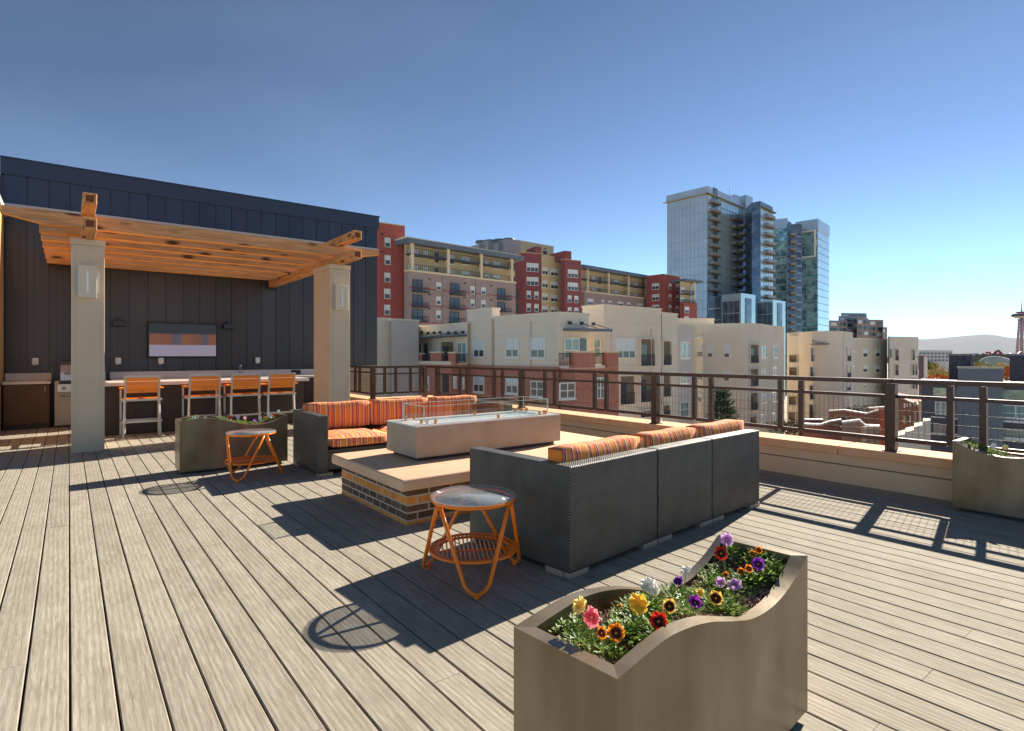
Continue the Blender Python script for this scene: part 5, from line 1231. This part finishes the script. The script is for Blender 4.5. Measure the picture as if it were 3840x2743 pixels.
# ================================================================== SIDE TABLES
def side_table(label,x,y,rz):
    t=bpy.data.objects.new('side_table',None); C.objects.link(t); props(t,label,'side table','orange round side tables'); ROOT[t.name]=Matrix.Identity(4)
    zr=.475; rr_=.243
    ring=lambda r,z,n=40:[(r*math.cos(2*math.pi*i/n),r*math.sin(2*math.pi*i/n),z) for i in range(n)]
    MB().tube(ring(rr_,zr),.0115,8,True).build('top_ring',M_orange,t)
    MB().tube([(0,0,zr+.013),(0,0,zr+.021)],.258,48).build('glass_top',M_topglass,t)
    for k in range(3):
        a=2*math.pi*k/3; 
        def P(r,ang,z): return (r*math.cos(ang),r*math.sin(ang),z)
        A=P(rr_,a-rad(56),zr-.01); Bq=P(rr_,a+rad(56),zr-.01)
        pts=[A]; Rf=.318
        e=rad(13)
        A1_=Vector(P(Rf-.008,a-e,.065)); B1_=Vector(P(Rf-.008,a+e,.065)); 
        pts+= [tuple(Vector(A).lerp(A1_,f)) for f in (.35,.7,1)]
        mid=Vector(P(Rf+.004,a,.018)); 
        for f in (.2,.4,.6,.8):
            ang=a-e+2*e*f; dp=math.sin(math.pi*f); pts.append(P(Rf-.008+.012*dp,ang,.065-.047*dp**.8))
        pts+=[tuple(B1_)]+[tuple(B1_.lerp(Vector(Bq),f)) for f in (.3,.65,1)]
        MB().tube(pts,.0122,8).build('leg',M_orange,t)
        o=MB().tube([P(Rf+.004,a,0),P(Rf+.004,a,.014)],.018,10).build('foot_pad',M_orange,t)
    zs=.175
    for r,z in ((.262,zs),(.225,zs-.008)): MB().tube(ring(r,z),.0085,8,True).build('shelf_ring',M_orange,t)
    b=MB()
    for i in range(-8,9):
        xx=i*.0262; h=math.sqrt(.226**2-xx*xx); MB().tube([(-h,xx,zs-.006),(-h*.5,xx,zs-.010),(h*.5,xx,zs-.010),(h,xx,zs-.006)],.0048,6).build('shelf_rod',M_orange,t)
    b=MB()
    for i in range(60):
        a=2*math.pi*i/60; b.tube([(.225*math.cos(a),.225*math.sin(a),zs-.006),(.262*math.cos(a+.05),.262*math.sin(a+.05),zs+.004)],.0055,5)
    b.build('rim_coil',M_orange,t,kind='stuff')
    for r_,yy in ((0,0),): MB().tube([(0,-.22,zs-.016),(0,.22,zs-.016)],.006,6).build('cross_rod',M_orange,t)
    t.location=(x,y,0); t.rotation_euler=(0,0,rz); return t
side_table('orange metal side table with glass top beside the near sofa arm',1.935,2.865,rad(240))
side_table('orange metal side table with glass top in front of the far wavy planter',1.60,6.76,rad(232))
# ================================================================== PLANTERS
PROF=[(0,.60),(.08,.612),(.18,.622),(.28,.612),(.38,.588),(.5,.545),(.6,.515),(.7,.505),(.8,.515),(.9,.548),(1,.60)]
def prof(t):
    for (a,za),(b_,zb_) in zip(PROF[:-1],PROF[1:]):
        if t<=b_+1e-6:
            i=PROF.index((a,za)); m0=(zb_-PROF[max(i-1,0)][1])/(b_-PROF[max(i-1,0)][0]); j=min(i+2,len(PROF)-1); m1=(PROF[j][1]-za)/(PROF[j][0]-a)
            h=b_-a; s=(t-a)/h; return (2*s**3-3*s**2+1)*za+(s**3-2*s**2+s)*h*m0+(-2*s**3+3*s**2)*zb_+(s**3-s**2)*h*m1
    return PROF[-1][1]
def soilz(t,flip=False): return min(.548,prof(1-t if flip else t)-.016)
def planter(label,x,y,rz,flip=False,dense=True,seed=1,nleaf=1500):
    t=thing('planter',label,'planter',(x,y,0),rz,group='wavy bronze planters'); ROOT[t.name]=Matrix.Identity(4)
    L=1.17; D=.345; r=.043; zb=.03; N=48
    S_=[i/N for i in range(N+1)]; H=[prof(1-s if flip else s) for s in S_]
    b=MB(); vs=[]
    for s,h in zip(S_,H):
        xo=s*L; xi=r+s*(L-2*r); si=min(.53,h-.03)-.06
        hi=h
        vs+=[(xo,0,zb),(xo,0,h),(xi,r,hi),(xi,r,si),(xi,D-r,si),(xi,D-r,hi),(xo,D,h),(xo,D,zb)]
    fs=[]
    for k in (0,1,2,4,5,6):
        sv=[];sf=[]
        for i in range(N+1): sv+=[vs[8*i+k],vs[8*i+k+1]]
        b.add(sv,[(2*i,2*i+2,2*i+3,2*i+1) for i in range(N)],True)
    e=8*N
    fs+=[(0,1,6,7),(e+7,e+6,e+1,e)]; fs+=[(1,2,5,6),(e+6,e+5,e+2,e+1)]; fs+=[(2,3,4,5),(e+5,e+4,e+3,e+2)]
    b.add(vs,fs); o=b.build('body',M_bronze,t); 
    MB().box(.06,.05,0,L-.06,D-.05,zb+.002).build('base',M_steelk,t)
    # soil
    b=MB(); nx,ny=36,10; rr=random.Random(seed); vs=[]
    for i in range(nx+1):
        for j in range(ny+1): vs.append((r+(L-2*r)*i/nx,r+(D-2*r)*j/ny,soilz(i/nx,flip)+rr.uniform(-.008,.008)))
    b.add(vs,[(i*(ny+1)+j,(i+1)*(ny+1)+j,(i+1)*(ny+1)+j+1,i*(ny+1)+j+1) for i in range(nx) for j in range(ny)]); b.build('soil',M_soil,t)
    return t
def chips(root_t,n,seed,flip=False):
    rr=random.Random(seed); b=MB(); L,D=1.17,.345
    for _ in range(n):
        p=Vector((rr.uniform(.05,L-.05),rr.uniform(.05,D-.05),0)); p.z=soilz(p.x/L,flip)+rr.uniform(.0,.012); a=Vector((rr.uniform(-1,1),rr.uniform(-1,1),rr.uniform(-.5,.5))).normalized()*rr.uniform(.004,.012); c=a.orthogonal().normalized()*rr.uniform(.002,.005); d=a.cross(c).normalized()*.003
        b.obox(p,a,c,d)
    return b.build('bark_mulch',M_mulch,root_t,kind='stuff')
def leaves(root_t,n,seed,cl=26,flip=False):
    rr=random.Random(seed); b=MB(); L,D=1.17,.345
    for k in range(cl):
        cx=rr.uniform(.07,L-.07); cy=rr.uniform(.07,D-.07)
        for _ in range(n//cl):
            a=rr.uniform(0,6.283); rd_=rr.uniform(.0,.055); p=Vector((min(max(cx+math.cos(a)*rd_,.05),L-.05),min(max(cy+math.sin(a)*rd_,.05),D-.05),0)); p.z=soilz(p.x/L,flip)+.004+rr.uniform(0,.05)*(1-rd_/.09)
            dr=Vector((math.cos(a+rr.uniform(-.6,.6)),math.sin(a+rr.uniform(-.6,.6)),rr.uniform(.1,1.0))).normalized(); ln=rr.uniform(.012,.026); sd_=dr.cross(Vector((0,0,1))).normalized()*ln*.3; up=Vector((0,0,.12*ln))
            b.add([p,p+dr*ln*.45+sd_+up,p+dr*ln,p+dr*ln*.45-sd_+up],[(0,1,2,3)])
    return b.build('foliage',M_leaf,root_t,kind='stuff')
def pansy_mat(name,cc,cd,ce,eye=(.85,.5,.03),blotch=.42):
    m=bpy.data.materials.new(name); m.use_nodes=True; n=m.node_tree.nodes; l=m.node_tree.links; b=n['Principled BSDF']
    tc=n.new('ShaderNodeTexCoord'); vl=n.new('ShaderNodeVectorMath'); vl.operation='LENGTH'; l.new(tc.outputs['Object'],vl.inputs[0])
    no=n.new('ShaderNodeTexNoise'); no.inputs['Scale'].default_value=170; l.new(tc.outputs['Object'],no.inputs['Vector'])
    ma=n.new('ShaderNodeMath'); ma.operation='MULTIPLY_ADD'; ma.inputs[1].default_value=1/.03; l.new(vl.outputs['Value'],ma.inputs[0])
    m2=n.new('ShaderNodeMath'); m2.operation='MULTIPLY_ADD'; m2.inputs[1].default_value=.3; m2.inputs[2].default_value=-.15; l.new(no.outputs['Fac'],m2.inputs[0]); l.new(m2.outputs[0],ma.inputs[2])
    r=n.new('ShaderNodeValToRGB'); l.new(ma.outputs[0],r.inputs[0])
    blotch-=.13; st_=[(0,eye),(.06,eye),(.1,cd),(blotch,cd),(min(.9,blotch+.16),cc),(.99,ce)]
    for i,(p,c) in enumerate(st_):
        e=r.color_ramp.elements[i] if i<2 else r.color_ramp.elements.new(p); e.position=p; e.color=(*c,1)
    l.new(r.outputs[0],b.inputs['Base Color']); b.inputs['Roughness'].default_value=.55
    tr=n.new('ShaderNodeBsdfTranslucent'); l.new(r.outputs[0],tr.inputs[0]); mx=n.new('ShaderNodeMixShader'); mx.inputs[0].default_value=.45
    l.new(b.outputs[0],mx.inputs[1]); l.new(tr.outputs[0],mx.inputs[2]); l.new(mx.outputs[0],n['Material Output'].inputs[0])
    return m
PM={'red':pansy_mat('red_pansy',(.62,.02,.01),(.05,.006,.004),(.72,.05,.01),blotch=.45),
'orange':pansy_mat('orange_pansy',(.82,.27,.01),(.10,.012,.006),(.85,.36,.03),blotch=.48),
'yellow':pansy_mat('yellow_pansy',(.85,.50,.03),(.86,.46,.02),(.86,.62,.10),blotch=.2),
'paleyellow':pansy_mat('pale_yellow_pansy',(.86,.66,.18),(.80,.42,.03),(.88,.74,.34),blotch=.3),
'face':pansy_mat('yellow_faced_pansy',(.84,.55,.12),(.06,.012,.008),(.88,.68,.25),blotch=.55),
'white':pansy_mat('white_pansy',(.84,.83,.76),(.80,.74,.55),(.88,.88,.84),blotch=.2),
'pink':pansy_mat('pink_pansy',(.80,.17,.20),(.70,.06,.12),(.85,.42,.42),blotch=.4),
'purple':pansy_mat('purple_pansy',(.26,.03,.46),(.035,.005,.06),(.34,.05,.55),blotch=.42),
'magenta':pansy_mat('magenta_pansy',(.42,.03,.50),(.04,.01,.05),(.50,.06,.60),blotch=.42),
'lavender':pansy_mat('lavender_pansy',(.60,.34,.62),(.32,.10,.40),(.74,.52,.74),blotch=.3)}
def petal_mesh(kind,mt):
    key=('petal',kind,mt.name)
    if key in me_cache: return me_cache[key]
    ln,wd={'up':(.025,.024),'side':(.022,.019),'low':(.021,.030)}[kind]; NR,NA=5,10; vs=[(0,0,0)]; fs=[]
    for i in range(1,NR+1):
        f=i/NR
        for j in range(NA+1):
            a=-1+2*j/NA; w_=wd*.62*math.sin(math.pi*min(1,f*.82)**.75)*1.0; x=a*w_*(1 if f<1 else .8); rim=(1-.18*a*a-(.10*(1-abs(a)*3) if kind=='low' and abs(a)<.33 else 0)); y=ln*f*rim
            z=.003*math.sin(a*5+f*3)*f+.004*f*f-.003*abs(a)*f; vs.append((x,y,z))
    for j in range(NA): fs.append((0,1+j+1-1+1 if False else 2+j,1+j))
    for i in range(NR-1):
        for j in range(NA): a=1+i*(NA+1)+j; fs.append((a,a+1,a+NA+2,a+NA+1))
    me=bpy.data.meshes.new('petal'); me.from_pydata(vs,[],fs); me.materials.append(mt); me.polygons.foreach_set('use_smooth',[True]*len(fs)); me.update(); me_cache[key]=me; return me
def leaf_mesh():
    if 'leaf' in me_cache: return me_cache['leaf']
    pr=[(0,0),(.004,.010),(.0065,.02),(.005,.031),(0,.038)]; vs=[]; fs=[]
    for w_,y in pr: vs+=[(-w_,y,.003*w_/.006),(0,y,0),(w_,y,.003*w_/.006)]
    for i in range(len(pr)-1):
        a=3*i; fs+=[(a,a+1,a+4,a+3),(a+1,a+2,a+5,a+4)]
    me=bpy.data.meshes.new('leaf'); me.from_pydata(vs,[],fs); me.materials.append(M_leaf); me.update(); me_cache['leaf']=me; return me
def head_matrix(pos,face,spin,sc):
    q=face.normalized().to_track_quat('Z','Y').to_matrix().to_4x4(); return Matrix.Translation(pos)@q@Matrix.Rotation(spin,4,'Z')@Matrix.Scale(sc,4)
def pansy(label,color,base,head,face,spin=0,sc=1.0,seed=0,group='pansies in the near planter',nleaf=7):
    rr=random.Random(seed); t=thing('pansy',label,'flower',base,group=group); bp_=Vector(base); hp=Vector(head)-bp_
    mid=hp*.5+Vector((rr.uniform(-.01,.01),rr.uniform(-.01,.01),.01)); b=MB(); b.tube([(0,0,0),tuple(mid),tuple(hp-face.normalized()*.004)],.0013,5); ROOT[t.name]=Matrix.Identity(4); b.build('stem',M_stem,t)
    Hm=head_matrix(hp,face,spin,sc)
    for kind,ang,dz_ in (('up',rad(28),-.002),('up',rad(-28),-.0028),('side',rad(86),.0006),('side',rad(-86),.0004),('low',rad(180),.0018)):
        me=petal_mesh(kind,PM[color]); o=bpy.data.objects.new('petal',me); C.objects.link(o); o.parent=t
        Mx=Hm@Matrix.Translation((0,0,dz_))@Matrix.Rotation(ang+rr.uniform(-.1,.1),4,'Z')@Matrix.Rotation(rr.uniform(-.12,.30),4,'X'); o.matrix_local=Mx
    for k in range(nleaf):
        a=rr.uniform(0,6.283); o=bpy.data.objects.new('leaf',leaf_mesh()); C.objects.link(o); o.parent=t; s_=rr.uniform(.7,1.15)
        o.matrix_local=Matrix.Translation((math.cos(a)*.006,math.sin(a)*.006,rr.uniform(-.002,.03)))@Matrix.Rotation(a-math.pi/2,4,'Z')@Matrix.Rotation(rr.uniform(.25,1.0),4,'X')@Matrix.Scale(s_,4)
def small_pansy(label,color,base,h,face,sc,group,seed):
    rr=random.Random(seed); b=MB(); hp=Vector((0,0,h)); b.tube([(0,0,0),tuple(hp)],.0015,4); nst=len(b.f)
    Hm=head_matrix(hp,face,rr.uniform(-.4,.4),sc)
    for kind,ang,dz_ in (('up',rad(28),-.002),('up',rad(-28),-.0028),('side',rad(86),.0006),('side',rad(-86),.0004),('low',rad(180),.0018)):
        me=petal_mesh(kind,PM[color]); Mx=Hm@Matrix.Translation((0,0,dz_))@Matrix.Rotation(ang,4,'Z')@Matrix.Rotation(rr.uniform(0,.3),4,'X')
        b.add([Mx@v.co for v in me.vertices],[tuple(p.vertices) for p in me.polygons],True)
    b.v=[Vector(v)+Vector(base) for v in b.v]
    o=b.build('pansy',[M_stem,mat('plain_'+color,tuple(PM[color].node_tree.nodes['Color Ramp'].color_ramp.elements[-1].color[:3]),.6)],None,label,None,'flower',group,loc=base)
    for i,p in enumerate(o.data.polygons): p.material_index=0 if i<nst else 1
pn=planter('wavy topped bronze planter full of pansies nearest the camera',.989,.876,rad(5.4),seed=3); chips(pn,5200,5); leaves(pn,4200,6,40)
pl=planter('wavy topped bronze planter behind the far orange side table',.978,7.29,0,seed=4); chips(pl,500,7); leaves(pl,1400,8)
pr_=planter('wavy topped bronze planter against the parapet at the right edge',6.03,1.54,rad(-90),flip=True,seed=5); pr_.location=(6.035,1.54,0); chips(pr_,500,9,True); leaves(pr_,1400,10,26,True)
pb=planter('wavy topped bronze planter behind the far sofa beside the railing',4.55,8.35,0,seed=6); chips(pb,300,11); leaves(pb,1000,12)
# flowers of the near planter, placed where they stand on the soil
def on_plane(u,v,z): d=F0*(CH-z)/(v-V0); p=at(u,d); return Vector((p.x,p.y,z))
Q1=T(2020,1980,3.668); Q2=T(2500,1960,3.691)
tocam=lambda p: (Vector((0,0,CH))-p).normalized()
FL=[('pale yellow pansy bending over the back rim at the near left corner','paleyellow',Q1(560,1080),.66,1.15,(-.6,.9,.3)),
('pink pansy seen half from the side at the near left end of the planter','pink',Q1(730,1240),.645,1.25,(-1,.2,-.1)),
('orange pansy with a dark face at the near left corner','orange',Q1(1065,1450),.625,1.1,(0,-.1,0)),
('orange and brown pansy turned away behind the pink one','orange',Q1(870,1450),.61,.8,(-1.2,.4,-.3)),
('large plain yellow pansy in the left half of the planter','yellow',Q1(1370,1060),.66,1.35,(.3,.2,.1)),
('white ruffled pansy standing above the big yellow one','white',Q1(1500,790),.655,1.15,(.2,.5,.2)),
('second white pansy just below the ruffled white one','white',Q1(1580,850),.62,.9,(.5,.1,0)),
('bright red pansy with black blotch beside the front rim','red',Q1(1650,1290),.625,1.15,(0,0,.1)),
('yellow pansy with dark brown face right of the big yellow one','face',Q1(1800,1080),.61,1.0,(-.3,.1,0)),
('magenta purple pansy in the middle of the planter','magenta',Q1(2150,1030),.60,.95,(.5,.1,.1)),
('small deep purple pansy at the back rim in the middle','purple',Q1(1920,740),.59,.8,(0,.4,.8)),
('white pansy hanging over the back rim in the middle','white',Q1(2020,590),.61,.95,(.1,.9,.5)),
('small orange bud between the pink and the big yellow pansies','orange',Q1(1120,1095),.585,.5,(0,.6,.6)),
('lavender pansy at the top of the far end of the planter','lavender',Q2(835,240),.665,1.15,(-.2,0,.1)),
('bright red pansy below the lavender one at the far end','red',Q2(755,430),.63,1.15,(0,0,0)),
('small orange pansy with dark centre near the far inner wall','orange',Q2(1275,385),.60,.65,(.1,.2,0)),
('small amber pansy seen edge on beside the small orange one','orange',Q2(1190,430),.59,.55,(-1,.3,0)),
('violet pansy near the far right corner of the planter','purple',Q2(1265,580),.595,1.05,(.3,0,0)),
('orange red pansy turned sideways beneath the violet one','orange',Q2(1140,640),.575,.7,(-1,.2,.1)),
('small orange pansy left of the sideways orange red one','orange',Q2(1030,680),.565,.65,(-.3,.4,.3)),
('large pale lavender pansy in the right half of the planter','lavender',Q2(940,870),.57,1.15,(.5,.4,.3)),
('smaller whitish lavender pansy left of the large pale lavender one','lavender',Q2(745,830),.575,.85,(-.5,.5,.3)),
('pale yellow pansy with black face close to the front rim','face',Q2(680,1050),.57,1.05,(-.1,-.1,0)),
('little orange flower in the foliage under the lavender group','orange',Q2(815,725),.555,.55,(.3,.5,.2)),
('amber yellow pansy between the magenta and the pale yellow ones','paleyellow',Q2(465,975),.57,.7,(-.4,.4,.3))]
ux=Vector((math.cos(rad(5.4)),math.sin(rad(5.4)),0)); uy=Vector((-ux.y,ux.x,0)); org=Vector((.989,.876,0))
for i,(lb,colr,(u,v),z,sc,tl) in enumerate(FL):
    hd=on_plane(u,v,z); loc=hd-org; a_=min(max(loc.dot(ux),.07),1.10); c_=min(max(loc.dot(uy),.07),.275); bs_=org+ux*a_+uy*c_; bs_.z=soilz(a_/1.17)
    face=tocam(hd)+Vector(tl)*.9; pansy(lb,colr,tuple(bs_),tuple(hd),face,R.uniform(-.3,.3),sc,i+1)
SC={'pl':('far wavy planter',(.978,7.29,0),0,[(.13,'white'),(.17,'paleyellow'),(.24,'white'),(.46,'red'),(.55,'lavender'),(.61,'pink'),(.70,'purple'),(.77,'white'),(.81,'orange'),(.86,'white'),(.89,'red'),(.95,'white')]),
 'pr':('planter at the right edge',(6.035,1.54,0),-90,[(.22,'white'),(.27,'paleyellow'),(.42,'purple'),(.45,'lavender'),(.48,'pink'),(.62,'pink'),(.70,'red'),(.74,'orange')]),
 'pb':('planter behind the far sofa',(4.55,8.35,0),0,[(.10,'lavender'),(.2,'orange'),(.33,'paleyellow'),(.52,'red'),(.62,'yellow'),(.78,'paleyellow'),(.88,'white')])}
ORD=['leftmost','second from the left','third from the left','fourth from the left','fifth from the left','sixth from the left','seventh from the left','eighth from the left','ninth from the left','tenth from the left','eleventh from the left','rightmost']
for key,(nm,o_,rz_,fl) in SC.items():
    e=Vector((math.cos(rad(rz_)),math.sin(rad(rz_)),0)); f_=Vector((-e.y,e.x,0)); rr=random.Random(hash(nm)%7 if False else len(nm))
    for i,(tt,cn) in enumerate(fl):
        dpt=.10+.13*((i*37)%10)/10; p=Vector(o_)+e*tt*1.17+f_*dpt; p.z=soilz(tt,key=='pr')
        fc=tocam(p)+Vector((rr.uniform(-.5,.5),rr.uniform(-.5,.5),.2))
        small_pansy('%s pansy, %s flower in the %s'%({'paleyellow':'pale yellow'}.get(cn,cn),ORD[i] if i<len(fl)-1 else 'rightmost',nm),cn,tuple(p),rr.uniform(.05,.085),fc,1.15,'pansies in the '+nm,i+3)
lf=M_leaf.node_tree; pb_=lf.nodes['Principled BSDF']; tr=lf.nodes.new('ShaderNodeBsdfTranslucent'); mx=lf.nodes.new('ShaderNodeMixShader'); mx.inputs[0].default_value=.4
lf.links.new(pb_.inputs['Base Color'].links[0].from_socket,tr.inputs[0]); lf.links.new(pb_.outputs[0],mx.inputs[1]); lf.links.new(tr.outputs[0],mx.inputs[2]); lf.links.new(mx.outputs[0],lf.nodes['Material Output'].inputs[0])
# ---- air
hm=bpy.data.materials.new('haze_volume'); hm.use_nodes=True; hn=hm.node_tree; hn.nodes.remove(hn.nodes['Principled BSDF'])
pv=hn.nodes.new('ShaderNodeVolumePrincipled'); pv.inputs['Color'].default_value=(.55,.72,1,1); pv.inputs['Density'].default_value=1.6e-5; pv.inputs['Anisotropy'].default_value=0
hn.links.new(pv.outputs[0],hn.nodes['Material Output'].inputs['Volume'])
MB().box(-9100,-9100,GZ-1,30100,30100,430).build('haze',hm,kind='stuff',label='thin blue daylight haze over the far plain',cat='haze')
#@@5
